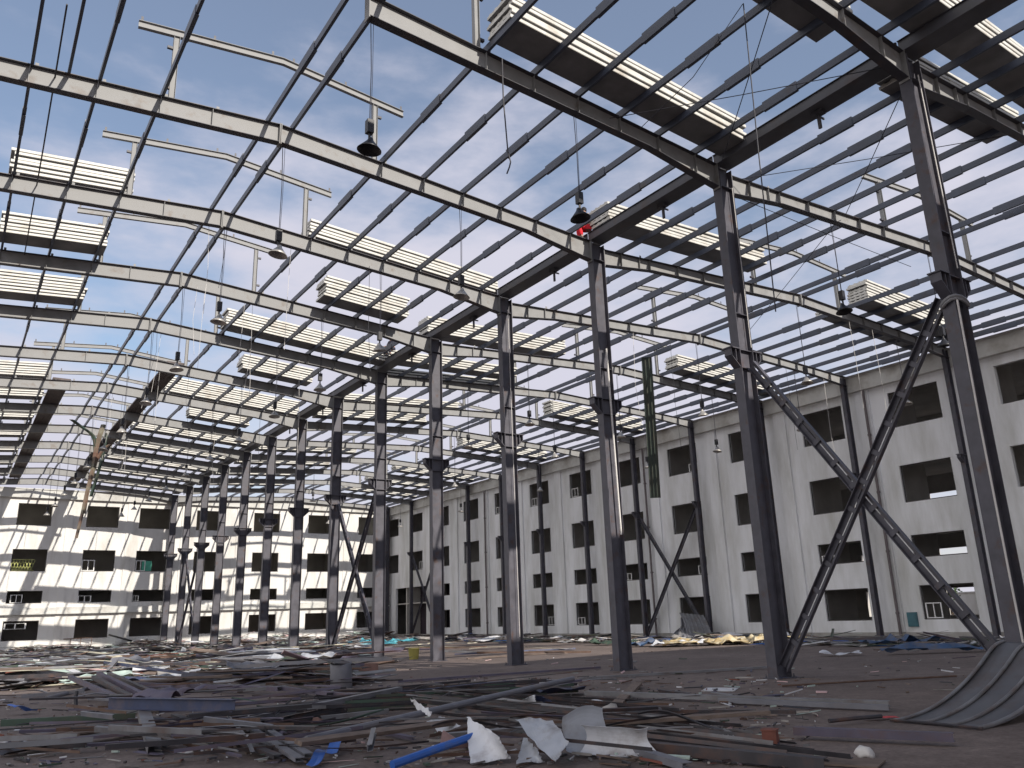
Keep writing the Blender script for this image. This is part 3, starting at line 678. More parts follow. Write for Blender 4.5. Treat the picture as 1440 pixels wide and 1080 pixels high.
ribbon([(.3, .05, -3.6), (.2, .05, -2.2), (-.05, .05, -1.6), (-.6, .1, -1.2), (-1.25, .1, -.75)], .22, .34, 'curled_strip', M['greensheet'])
ribbon([(.2, .1, -4.2), (.45, .1, -3.0), (.95, .1, -2.2), (1.5, .1, -2.1)], .2, .2, 'side_strip', M['oldflash'])
ribbon([(.3, .2, -5.5), (.55, .2, -4), (.75, .2, -2.6), (.8, .2, -1.4)], .2, .16, 'back_strip', M['greensheet'])

# ------------------------------------------------------------------ workers crouching on the gutter
def person(loc, rz, label, top, trousers, scale=1.0):
    o = empty('person', loc, label, 'person', rot=(0, 0, rz)); o.scale = (scale,) * 3
    def skin(nm, V, E, rad, m, sub=2):
        me = bpy.data.meshes.new(nm); me.from_pydata(V, E, []); ob = obj(nm, me, o); me.materials.append(m)
        sk = ob.modifiers.new('skin', 'SKIN'); sk.use_smooth_shade = True
        for i, r in enumerate(rad): me.skin_vertices[0].data[i].radius = (r, r)
        me.skin_vertices[0].data[0].use_root = True
        ob.modifiers.new('sub', 'SUBSURF').levels = sub; ob.modifiers[-1].render_levels = sub
        return ob
    # squatting: +x is forward; feet at z 0
    P = {'pel': (-.12, 0, .46), 'wa': (-.08, 0, .6), 'ch': (-.02, 0, .8), 'nk': (.03, 0, .94), 'hd': (.07, 0, 1.04), 'hd2': (.08, 0, 1.13)}
    V = [P['pel'], P['wa'], P['ch'], P['nk'], P['hd'], P['hd2']]; E = [(0, 1), (1, 2), (2, 3), (3, 4), (4, 5)]; rad = [.13, .125, .135, .055, .085, .08]
    for s in (-1, 1):
        i = len(V); V += [(-.02, s * .18, .85), (.1, s * .21, .6), (.26, s * .13, .53), (.33, s * .11, .53)]; E += [(2, i), (i, i + 1), (i + 1, i + 2), (i + 2, i + 3)]; rad += [.065, .048, .038, .032]
        for f in range(5):
            j = len(V); a = (f - 2) * .016; V += [(.37, s * (.11 + a), .52 + .01 * (f % 2)), (.41 - .006 * abs(f - 2), s * (.11 + a * 1.2), .49)]; E += [(i + 3, j), (j, j + 1)]; rad += [.011, .009]
        i = len(V); V += [(-.1, s * .1, .44), (.28, s * .14, .46), (.2, s * .13, .1), (.18, s * .13, .06), (.33, s * .14, .035)]; E += [(0, i), (i, i + 1), (i + 1, i + 2), (i + 2, i + 3), (i + 3, i + 4)]; rad += [.1, .07, .05, .045, .035]
    skin('body', V, E, rad, M['skin'])
    TV = [P['pel'], P['wa'], P['ch'], (.02, 0, .89)]; TE = [(0, 1), (1, 2), (2, 3)]; tr = [.14, .142, .152, .085]
    for s in (-1, 1): i = len(TV); TV += [(-.02, s * .18, .85), (.1, s * .21, .6)]; TE += [(2, i), (i, i + 1)]; tr += [.08, .062]
    skin('shirt', TV, TE, tr, top)
    LV = [P['pel'], (-.1, 0, .54)]; LE = [(0, 1)]; lr = [.15, .14]
    for s in (-1, 1): i = len(LV); LV += [(-.1, s * .1, .45), (.28, s * .14, .46), (.2, s * .13, .11)]; LE += [(0, i), (i, i + 1), (i + 1, i + 2)]; lr += [.115, .09, .07]
    skin('trousers', LV, LE, lr, trousers)
    h = MB(); h.lathe([(0.0, .115), (.06, .1), (.098, .05), (.1, 0), (.09, -.04)], 14); obj('hair', h.mesh('hair', M['hair'], True), o, (.055, 0, 1.125))
    f = MB(); f.lathe([(.0, .03), (.012, .018), (.016, 0), (0, -.008)], 8); obj('nose', f.mesh('nose', M['skin'], True), o, (.17, 0, 1.07), (0, R(90), 0))
    for s in (-1, 1):
        f = MB(); f.lathe([(0, .01), (.009, .005), (.01, 0), (0, -.006)], 8); obj('eye', f.mesh('eye', M['black'], True), o, (.152, s * .035, 1.105))
        sh2 = MB(); sh2.lathe([(0, .05), (.05, .04), (.055, -.03), (0, -.035)], 10); q = obj('shoe', sh2.mesh('shoe', M['black'], True), o, (.25, s * .135, .04)); q.scale = (2.3, 1, .9)
    return o
person((17.62, 20.45, 14.72), R(150), 'person in bright red trousers and tan shirt sitting where gutter meets rafter', M['tancloth'], M['redcloth'], 1.08)
person((17.7, 36.7, 14.99), R(200), 'small figure in dark clothes sitting on the valley gutter farther back', M['darkcloth'], M['darkcloth'], .95)

# ------------------------------------------------------------------ scrap on the ground
def s_channel(L, h=.14, w=.06, t=.006, sag=0, seed=0):
    b = MB(); rnd = random.Random(seed); n = 6 if sag else 1
    for i in range(n):
        x0, x1 = L * i / n - L / 2, L * (i + 1) / n - L / 2
        z = lambda x: -sag * (2 * x / L) ** 2 + sag
        for a in ((0, w, 0, t), (0, w, h - t, h), (0, t, t, h - t)):
            b.add([(x, y, zz + z(x)) for x in (x0, x1) for y in a[:2] for zz in a[2:]], [(0, 1, 3, 2), (4, 6, 7, 5), (0, 4, 5, 1), (2, 3, 7, 6), (0, 2, 6, 4), (1, 5, 7, 3)])
    return b
def s_angle(L, a=.07, t=.006): b = MB(); b.box(-L / 2, L / 2, 0, a, 0, t); b.box(-L / 2, L / 2, 0, t, t, a); return b
def s_ibeam(L, h=.22, w=.16, t=.01): b = MB(); b.box(-L / 2, L / 2, -w / 2, w / 2, 0, t); b.box(-L / 2, L / 2, -w / 2, w / 2, h - t, h); b.box(-L / 2, L / 2, -t / 2, t / 2, t, h - t); return b
def s_strip(L, w=.12, amp=.04, seed=0, twist=.3):
    b = MB(); r = random.Random(seed); p1, p2 = r.uniform(0, 6), r.uniform(0, 6)
    def f(u, v):
        x = (u - .5) * L; tw = twist * math.sin(p2 + 2.5 * u)
        return (x, (v - .5) * w * math.cos(tw) + amp * 1.5 * math.sin(p1 + 3 * u), amp * (1 + math.sin(p2 + 4 * u)) + abs(v - .5) * w * abs(math.sin(tw)))
    return b.sheet(14, 2, f, .003)
def s_pipe(L, r=.04): b = MB(); b.tube([(-L / 2, 0, r), (0, 0, r + .005), (L / 2, 0, r)], r, 10); return b
def s_plank(L, w=.14, t=.04): b = MB(); b.box(-L / 2, L / 2, -w / 2, w / 2, 0, t); return b
def s_corr(L, w=.8, pitch=.2, d=.035, bend=.1, seed=0):
    b = MB(); r = random.Random(seed); p = r.uniform(0, 6); n = int(w / pitch) * 4
    def f(u, v):
        k = (v * w / pitch) % 1; z = d * (1 if .1 < k < .35 else 0)
        return ((u - .5) * L, (v - .5) * w, z + bend * (1 + math.sin(p + 3.2 * u)) * .5 + bend * .4 * v * math.sin(p + 5 * u))
    return b.sheet(10, n, f, .004)
def s_crumple(L, w, amp=.15, seed=0, curl=0., n=14, jag=.15):
    b = MB(); r = random.Random(seed); o = Vector((r.uniform(0, 50), r.uniform(0, 50), 0))
    def f(u, v):
        x, y = (u - .5) * L, (v - .5) * w
        e = 1 + jag * noise.noise(Vector((x * 3, y * 3, 0)) + o * 2)
        x *= e; y *= e
        fold = abs(noise.noise(Vector((x * 1.7, y * 1.7, 1)) + o)) * amp * 2.2 + amp * .5 * abs(math.sin(2.2 * x + 1.3 * y + o.x))
        z = fold
        if curl: a = curl * v; z += (1 - math.cos(a)) * w / max(curl, .1); y = math.sin(a) * w / max(curl, .1) - w / 2
        return (x, y, z)
    b.sheet(n, n, f, .003); zm = min(v[2] for v in b.v); b.v = [(v[0], v[1], v[2] - zm) for v in b.v]; return b
def s_chunk(r, seed=0):
    rd = random.Random(seed); bm = bmesh.new(); bmesh.ops.create_icosphere(bm, subdivisions=2, radius=r)
    o = Vector((rd.uniform(0, 90), 0, 0)); b = MB()
    for v in bm.verts: v.co *= 1 + .5 * noise.noise(v.co * (1.6 / r) + o); v.co.z = max(-.35 * r, v.co.z * .7)
    b.add([tuple(v.co + Vector((0, 0, .35 * r))) for v in bm.verts], [tuple(v.index for v in f.verts) for f in bm.faces]); bm.free(); return b
def lay(name, b, m, p, q, label, cat, group=None, roll=0):
    p, q = Vector(p), Vector(q); d = (q - p); X = d.normalized(); Y = Vector((0, 0, 1)).cross(X).normalized(); Z = X.cross(Y)
    me = b.mesh(name, M[m] if isinstance(m, str) else [M[i] for i in m])
    o = obj(name, me, None, label=label, cat=cat, group=group)
    mt = Matrix((X, Y, Z)).transposed().to_4x4(); mt.translation = (p + q) / 2
    o.matrix_world = mt @ Matrix.Rotation(roll, 4, 'X'); return o
def ln(p, q): return (Vector(q) - Vector(p)).length
def P3(x, y, z): v = gp(x, y, 0); return Vector((v.x, v.y, z))

# foreground, piece by piece
def two(name, kind, m, pa, pc, za, zc, label, cat='scrap metal', kin=None, roll=0, **k):
    p, q = gp(*pa, za), gp(*pc, zc); return lay(name, kind(ln(p, q), **k), m, p, q, label, cat, roll=roll)
two('steel_pipe', s_pipe, 'greysheet', (430, 1047), (806, 958), .16, .3, 'long pale grey pipe slanting across the foreground scrap, left of centre', 'pipe', r=.055)
two('steel_channel', s_channel, 'galv', (338, 1020), (566, 972), .1, .14, 'pale grey steel channel on top of a dark bundle, left of the long pipe', h=.1, w=.16)
for i in range(6):
    two('steel_angle', s_angle, 'darksteel', (340 + 6 * i, 1026 + 2.6 * i), (560 - 10 * i, 980 + 5 * i), .02, .02, 'dark steel angle in the bundle under the pale channel')['group'] = 'bundle under the pale channel'
two('steel_beam', s_ibeam, 'navy', (152, 997), (330, 1001), .34, .34, 'dark blue steel beam lying level on the scrap heap at lower left', h=.2, w=.14)
two('steel_channel', s_channel, 'galv', (193, 1008), (207, 1062), .22, .02, 'short light grey channel end pointing at the viewer under the blue beam', h=.12, w=.2)
two('steel_strip', s_strip, 'galv', (322, 1000), (348, 1066), .3, .05, 'narrow bent light strip sticking down from the blue beam', w=.06)
for i, (a, c) in enumerate((((212, 1012), (335, 1045)), ((240, 1008), (385, 1068)), ((262, 1010), (400, 1062)), ((335, 1020), (415, 1072)), ((352, 1018), (428, 1066)))):
    two('steel_truss_piece', s_channel, 'darksteel' if i < 3 else 'greysheet', a, c, .14, .05, 'dark flat channel sloping right under the blue beam, lower left', h=.05, w=.12)['group'] = 'flat channels under the blue beam'
two('steel_sheet', s_strip, 'darksteel', (0, 1062), (205, 1028), .03, .06, 'long dark corrugated strip at the lower left edge', w=.34, amp=.03)
two('steel_channel', s_channel, 'greensheet', (0, 1022), (190, 1012), .05, .08, 'long dark green channel lying at the left edge', h=.12, w=.08)
two('timber_plank', s_plank, 'wood', (0, 1040), (190, 1024), .01, .02, 'wide brown board lying flat at lower left', 'board', w=.5, t=.03)
two('torn_strip', s_strip, 'rust', (35, 1036), (160, 1030), .06, .07, 'rusty ragged strip on the brown board at lower left', w=.09)
lay('hooked_bar', MB().tube([(-.9, 0, .05), (-.5, 0, .03), (.1, 0, .03), (.8, 0, .06)], .03, 6).tube([(-.9, 0, .05), (-.98, 0, .3), (-1.0, .02, .42)], .045, 6), 'darksteel', gp(100, 1000, .03), gp(160, 1008, .03), 'dark bar with an upturned hooked end at left', 'scrap metal')
two('plastic_sheet', s_crumple, 'blue', (14, 1005), (48, 1000), .03, .05, 'bright blue crumpled plastic scrap at left', 'plastic', w=.35, seed=4)
two('plastic_bag', s_crumple, 'whitebag', (0, 942), (20, 940), .1, .1, 'white plastic scrap at the left edge among the litter', 'plastic', w=.8, seed=9)
two('blue_pipe', s_pipe, 'blue', (552, 1082), (681, 1036), .05, .22, 'bright blue pipe at the bottom, pointing right over a white sheet', 'pipe', r=.05)
two('plastic_strip', s_strip, 'blue', (463, 1062), (492, 1040), .03, .12, 'bright blue bent strip, left of the blue pipe', 'plastic', w=.16, seed=2)
two('plastic_strip', s_strip, 'blue', (432, 1078), (462, 1062), .03, .05, 'small bright blue strip at the bottom edge', 'plastic', w=.16, seed=6)
two('violet_beam', s_channel, 'purple', (190, 965), (390, 972), .12, .1, 'long violet painted channel across the left scrap field', h=.1, w=.14)
two('violet_beam', s_channel, 'purple', (385, 970), (520, 985), .1, .08, 'violet painted channel ending near the centre left', h=.09, w=.12)
two('folded_sheet', s_crumple, 'purple', (205, 990), (262, 975), .2, .28, 'crumpled violet grey sheet on the left scrap heap', 'metal sheet', w=1.0, seed=5)
for i, (a, c) in enumerate((((135, 950), (195, 980)), ((128, 955), (180, 985)), ((95, 955), (160, 985)), ((150, 950), (205, 975)))):
    two('steel_angle', s_channel, 'darksteel' if i % 2 else 'purple', a, c, .5 - .05 * i, .2, 'dark channel tilted down to the right on the left heap', h=.1, w=.12)['group'] = 'tilted channels on the left heap'
two('steel_pipe', s_pipe, 'greysheet', (65, 985), (165, 962), .15, .3, 'grey pipe propped on the left heap', 'pipe', r=.05)
# torn white sheets in the middle foreground
def torn(px, w, l, m, seed, yaw, label, curl=0., z=.05, amp=.12, pitch=0.):
    p = gp(*px, z); me = s_crumple(l, w, amp, seed, curl, jag=.35).mesh('torn_sheet', M[m])
    return obj('torn_sheet', me, None, p, (R(pitch), R(pitch * .6), yaw), label=label, cat='metal sheet')
def quad(label, m, c, seed=0, amp=.035):
    P = [gp(x, y, z) for x, y, z in c]; o0 = sum(P, Vector()) / 4; r = Vector((seed * 7.3, 0, 0)); b = MB()
    def f(u, v):
        e = .05 * noise.noise(Vector((u * 7, v * 7, seed))); u2, v2 = min(1, max(0, u + e * 4 * u * (1 - u) * 0)), v
        p = P[0].lerp(P[1], u2).lerp(P[3].lerp(P[2], u2), v2) - o0
        p += Vector((.5, .4, 1)) * amp * (noise.noise(p * 3 + r) + .6 * noise.noise(p * 9 + r)) + Vector((e, e * .6, 0)) * (1 if u in (0, 1) or v in (0, 1) else 0)
        p.z = max(p.z, .012 - o0.z); return p
    b.sheet(14, 12, f, .003); return obj('torn_sheet', b.mesh('torn_sheet', M[m]), None, o0, label=label, cat='metal sheet')
quad('white triangular sheet end poking up behind the long grey pipe', 'whitesheet', [(577, 982, .42), (608, 1000, .36), (606, 1006, .3), (588, 1000, .28)], 1)
quad('small torn white sheet just below the long grey pipe', 'whitesheet', [(600, 1014, .14), (625, 1009, .22), (648, 1021, .14), (618, 1033, .02)], 2)
quad('torn white sheet standing behind the blue pipe end', 'whitesheet', [(656, 1010, .42), (700, 1032, .36), (718, 1069, .04), (661, 1074, .03)], 3, .03)
quad('torn pale blue grey sheet at bottom centre, leaning', 'palesheet', [(724, 1014, .42), (775, 1014, .42), (800, 1044, .26), (782, 1072, .08)], 4, .05)
quad('torn grey white sheet under the leaning one at the bottom centre', 'palesheet', [(737, 1035, .2), (755, 1052, .2), (766, 1071, .03), (726, 1075, .02)], 5)
quad('small folded white sheet in the centre just under the pipe', 'whitesheet', [(733, 985, .12), (752, 977, .26), (754, 990, .1), (742, 990, .03)], 6, .02)
quad('dark netting like scrap beside the small folded white sheet', 'navy', [(753, 977, .26), (782, 988, .08), (780, 993, .03), (755, 991, .03)], 7, .03)
torn((822, 1056), .6, .6, 'palesheet', 11, R(-20), 'curled pale sheet right of bottom centre', 1.9, .03, .08)
torn((868, 1062), .4, 1.0, 'whitesheet', 13, R(-52), 'rolled white sheet at the bottom, right of centre', 2.6, .02, .05)
torn((640, 1056), .4, .5, 'pinkcloth', 19, R(70), 'small crumpled pinkish bag beside the blue pipe', .3, .05, .22)
# fan of dark strips running to the lower right
for i in range(30):
    t = i / 29
    a = (575 + 40 * t + rnd.uniform(-25, 25), 968 + 32 * t + rnd.uniform(-4, 4)); c = (900 + 260 * t + rnd.uniform(-60, 40), 985 + 85 * t + rnd.uniform(-4, 10))
    two('dark_strip', s_angle, 'darksteel' if i % 5 else 'galv', a, c, .05 + .05 * (i % 4), .03 + .03 * (i % 3), 'long dark steel strip in the fan of strips at bottom centre', roll=R(rnd.uniform(-30, 30)), a=.03 + .012 * (i % 3))
for o in [o for o in COL.objects if o.name.startswith('dark_strip')]: o['group'] = 'fan of dark strips'
for i in range(34):
    y = 960 + .85 * i; a = (470 + rnd.uniform(-60, 60), y + 14); c = (720 + rnd.uniform(-60, 100), y - 4 + rnd.uniform(-3, 5))
    two('dark_strip', s_angle, 'darksteel' if i % 4 else 'greensheet', a, c, .04 + .04 * (i % 3), .04, 'long dark strip in the flat bundle behind the grey pipe', a=.03 + .015 * (i % 3), roll=R(rnd.uniform(-20, 20)))['group'] = 'flat bundle of dark strips'
two('blue_strip', s_strip, 'navy', (560, 973), (728, 962), .14, .14, 'blue painted strip on the dark bundle behind the grey pipe', w=.12)
two('long_beam', s_channel, 'galv', (822, 978), (1250, 994), .05, .05, 'long brownish channel lying across the floor at right of centre', h=.09, w=.14)
two('long_beam', s_channel, 'darksteel', (815, 1003), (1120, 1004), .03, .03, 'thin dark channel just in front of the long brownish one', h=.06, w=.08)
two('long_beam', s_channel, 'greysheet', (1010, 988), (1250, 999), .03, .03, 'grey channel lying close along the long brownish one', h=.08, w=.1)
two('timber_plank', s_plank, 'wood', (868, 992), (897, 963), .03, .06, 'short weathered board resting across the long channel', 'board', w=.22, t=.06)
two('steel_bar', s_channel, 'galv', (815, 956), (1110, 938), .02, .02, 'straight grey bar on the floor toward the second column', h=.06, w=.1)
two('steel_bar', s_pipe, 'rust', (1100, 966), (1345, 952), .02, .02, 'thin straight rusty bar on the bare floor at right', 'bar', r=.022)
two('steel_bar', s_channel, 'purple', (560, 1000 - 40), (845, 940), .02, .03, 'pale violet channel on the floor toward the third column', h=.06, w=.12)
two('blue_beam', s_channel, 'purple', (1116, 1034), (1342, 1044), .06, .06, 'blue grey painted beam lying by the curved sheet at lower right', h=.1, w=.16)
two('steel_bar', s_pipe, 'darksteel', (1166, 1017), (1240, 1010), .04, .05, 'short black bar beside the red scrap at right', 'bar', r=.03)
two('red_scrap', s_crumple, 'red', (1215, 1012), (1262, 1009), .02, .02, 'small red plastic scrap on the floor at right', 'plastic', w=.14, amp=.04, seed=3)
two('dark_beam', s_channel, 'darksteel', (800, 1048), (1160, 1084), .06, .03, 'long black channel along the bottom edge right of centre', h=.12, w=.14)
two('dark_beam', s_channel, 'greysheet', (850, 1048), (960, 1084), .05, .03, 'grey channel slanting to the bottom edge right of centre', h=.08, w=.14)
two('corrugated_sheet', s_corr, 'greysheet', (985, 1036), (1075, 1060), .03, .03, 'small corrugated grey sheet flat at bottom right of centre', 'metal sheet', w=.55, pitch=.06, d=.02, bend=.03)
two('corrugated_sheet', s_corr, 'galv', (1000, 1020), (1030, 1052), .03, .03, 'fluted triangular looking offcut beside the small corrugated sheet', 'metal sheet', w=.3, pitch=.06, d=.02, bend=.05)
two('floor_tile', s_plank, 'whitesheet', (990, 970), (1036, 970), .004, .004, 'pale flat board lying alone on the bare floor', 'board', w=.75, t=.015)
two('pale_board', s_plank, 'wood', (1050, 1064), (1240, 1076), .01, .01, 'pale brown board lying flat at the lower right', 'board', w=.5, t=.02)
b = MB(); b.box(-.09, .09, -.09, .09, 0, .2); b.box(-.1, .1, -.1, .1, .2, .215)
obj('small_box', b.mesh('small_box', M['brick']), None, gp(1085, 1050), (0, 0, .5), label='small dark red brown box on the floor at lower right', cat='box')
obj('plastic_bag', s_chunk(.11, 5).mesh('plastic_bag', M['whitebag'], True), None, gp(1217, 1064), label='crumpled whitish bag on the floor at lower right', cat='bag')
obj('plastic_bag', s_chunk(.17, 8).mesh('plastic_bag', M['stone'], True), None, gp(860, 1005, .02), label='crumpled pale bag among strips right of centre', cat='bag')
obj('paper_scrap', s_crumple(.5, .35, .1, 21).mesh('paper_scrap', M['whitesheet']), None, gp(838, 992), label='small pale paper heap beside the weathered board', cat='paper')
obj('broken_brick', s_chunk(.13, 12).mesh('broken_brick', M['blockm']), None, gp(445, 1020), (0, 0, 1), label='brown lump of masonry left of the grey pipe', cat='brick')
# curved ribbed sheet at the lower right
C_ = empty('curved_ribbed_sheet', (12.25, 7.2, 0), 'large ribbed grey metal sheet curling up off the floor at lower right', 'metal sheet')
def cz(t): return .01 + 1.2 * t ** 2.0 if t < .86 else .01 + 1.2 * .86 ** 2.0 + .12 * math.sin((t - .86) * 11)
b = MB(); b.sheet(26, 4, lambda u, v: (3.5 * u + .05, .62 - 1.32 * v - .12 * u, cz(u) * (1 - .06 * v)), .006)
obj('sheet', b.mesh('sheet', M['ribsheet'], True), C_)
for v in (0.02, .34, .66, .97):
    b = MB(); b.tube([(3.5 * u, .62 - 1.32 * v - .12 * u, cz(u) * (1 - .06 * v) + .018) for u in [i / 26 for i in range(27)]], .03, 6)
    obj('rib', b.mesh('rib', M['galv'], True), C_)
b = MB(); b.tube([(-.02, .66, .03), (.0, -.0, .035), (-.06, -.75, .03)], .022, 6); obj('end_bar', b.mesh('end_bar', M['darksteel']), C_)
# barrel, blocks, buckets in the middle distance
D_ = empty('metal_drum', gp(480, 968), 'pale grey dented drum with a dark lid in the scrap, left of centre', 'drum', rot=(R(6), R(-5), 0))
b = MB(); b.lathe([(0, 0), (.29, 0), (.3, .03), (.29, .2), (.305, .3), (.29, .4), (.3, .66), (.28, .68), (.27, .6), (0, .58)], 18); obj('drum_body', b.mesh('drum_body', M['greysheet'], True), D_)
b = MB(); b.box(-.38, .34, -.28, .3, 0, .03); obj('lid', b.mesh('lid', M['darksteel']), D_, (-.05, 0, .69), (R(7), R(12), .3))
b = MB(); b.box(-.55, .55, -.22, .22, 0, .34); b.box(-.5, .1, -.225, -.22, .08, .26)
obj('masonry_block', b.mesh('masonry_block', M['blockm']), None, gp(508, 948), (0, 0, -.3), label='brown masonry block beside the pale drum', cat='block')
obj('brick_heap', s_chunk(.4, 31).mesh('brick_heap', M['brick']), None, gp(452, 948), label='small heap of red brick left of the pale drum', cat='bricks')
def bucket(px, m, label, r=.16, h=.36):
    b = MB(); b.lathe([(0, 0), (r * .8, 0), (r, h), (r * 1.06, h), (r * .93, h - .02), (r * .75, .03), (0, .03)], 14); o = empty('bucket', gp(*px), label, 'bucket'); obj('pail', b.mesh('pail', M[m], True), o)
    b = MB(); b.tube([(r * math.cos(t), 0, h + r * .9 * math.sin(t)) for t in [i * math.pi / 8 for i in range(9)]], .008, 5); obj('handle', b.mesh('handle', M['darksteel']), o)
bucket((491, 922), 'whitesheet', 'white bucket on the floor between the braced middle columns', .26, .55)
bucket((582, 927), 'yellow', 'yellow bucket on the sunlit floor left of the fifth column', .26, .48)
obj('brown_box', MB().box(-.4, .4, -.3, .3, 0, .45).box(-.41, .41, -.02, .02, .45, .46).mesh('brown_box', M['wood']), None, gp(583, 897.5), (0, 0, .4), label='brown carton at the foot of the column by the dark gate', cat='box')
for i, (px, m, w, l, s, lb) in enumerate((
    ((505, 908), 'aqua', 2.4, 5.0, 41, 'aqua sheet lying in the sun left of the gate'), ((545, 904), 'aqua', 1.6, 4.0, 42, 'smaller aqua sheet in front of the gate'),
    ((918, 908), 'dullblue', 1.0, 3.6, 43, 'blue sheet on the litter left of the third column'), ((865, 906), 'greensheet', 1.0, 2.5, 44, 'dark green scrap sheet left of the blue one'),
    ((820, 903), 'whitebag', .8, 1.6, 45, 'white scrap sheet standing up left of the third column'), ((955, 908), 'whitesheet', 1.2, 2.6, 46, 'white torn sheet right of the third column'),
    ((1345, 916), 'dullblue', .5, 5.0, 47, 'dull blue sheet lying along the wall at right'), ((1275, 905), 'dullblue', .6, 4.0, 48, 'second dull blue sheet, left of the other along the wall'),
    ((1182, 921), 'whitesheet', .5, 1.3, 49, 'small pale board lying right of the second column'), ((160, 925), 'mint', 3.0, 6.5, 50, 'large pale green sheet on the heap at left'),
    ((240, 930), 'mint', 2.2, 6.0, 51, 'pale green sheet right of the larger one at left'), ((35, 912), 'pinkcloth', 2.0, 3.5, 52, 'pale pink cloth heap at the left edge'),
    ((55, 914), 'orange', 1.2, 1.8, 53, 'orange rag on the heap at left'), ((12, 935), 'whitebag', 1.4, 2.6, 54, 'white plastic heap at the left edge'), ((300, 935), 'whitesheet', 2.0, 6.0, 55, 'long pale sheet strip left of the pale drum'),
    ((400, 940), 'whitesheet', 1.4, 5.0, 56, 'pale sheet strip just left of the drum'), ((215, 916), 'whitebag', 1.6, 2.6, 57, 'white rubble bag before the far wall at left'), ((410, 907), 'mint', 2.0, 3.0, 58, 'pale heap of sheeting before the far wall'))):
    p = gp(*px, .04); obj('loose_sheet', s_crumple(l, w, .22 if l > 2 else .14, s, n=16, jag=.4).mesh('loose_sheet', M[m]), None, p, (0, 0, R(-35 + 12 * math.sin(i * 2.1))), label=lb, cat='sheet')
for i in range(14):
    x, y = (30, 160, 255, 340, 95, 210, 300, 410, 20, 140, 265, 375, 70, 330)[i], (924, 934, 921, 928, 941, 947, 938, 932, 952, 957, 951, 944, 931, 918)[i]
    m = ('palesheet', 'paleyellow', 'mint', 'palesheet', 'greysheet', 'whitesheet', 'purple')[i % 7]
    obj('bent_sheet', s_crumple(1.7 + (i % 4) * .5, .7 + (i % 3) * .25, .13, 90 + i, (.0, .4, 0, .3)[i % 4], n=18, jag=.4).mesh('bent_sheet', M[m]), None, gp(x, y, .12 + .06 * (i % 4)), (R(-8 + 5 * (i % 4)), R(-6 + 4 * (i % 3)), R(-50 + 17 * (i % 6))), label='large bent pale sheet heaped among the strips in the left scrap field', cat='metal sheet', group='bent sheets in the left scrap field')
I_ = obj('insulation_heap', s_crumple(6.0, 1.7, .26, 61, n=34, jag=.5).mesh('insulation_heap', M['insul'], True), None, gp(1030, 906, .02), (0, 0, R(-35)), label='yellow insulation heap glowing in the sun left of the second column', cat='insulation')
for i in range(5):
    p = gp(968 + 3 * i, 897 - 2.5 * i, .12 + .1 * i); obj('leaning_sheet', s_corr(5.5, 1.6, .25, .04, .25, 70 + i).mesh('leaning_sheet', M['greysheet' if i % 2 else 'galv']), None, p, (R(10), R(-9 - 2 * i), R(30 + 5 * i)), label=f'grey corrugated sheet in the pile against the wall, {ORD[i + 1]} from the floor', cat='metal sheet')
# tangle at the left near the far wall
F_ = empty('metal_crate_rack', gp(105, 916), 'rusty broken metal frame standing on the rubble before the far wall', 'metal frame', rot=(0, 0, R(-20)))
b = MB()
for x in (-1.3, -.45, .4, 1.3): b.tube([(x, 0, 0), (x, .05, 1.15)], .035, 6)
b.tube([(-1.3, 0, 1.1), (1.3, 0, 1.15)], .04, 6); b.tube([(-1.3, 0, .4), (1.3, 0, .45)], .035, 6)
obj('rails', b.mesh('rails', M['rust']), F_)

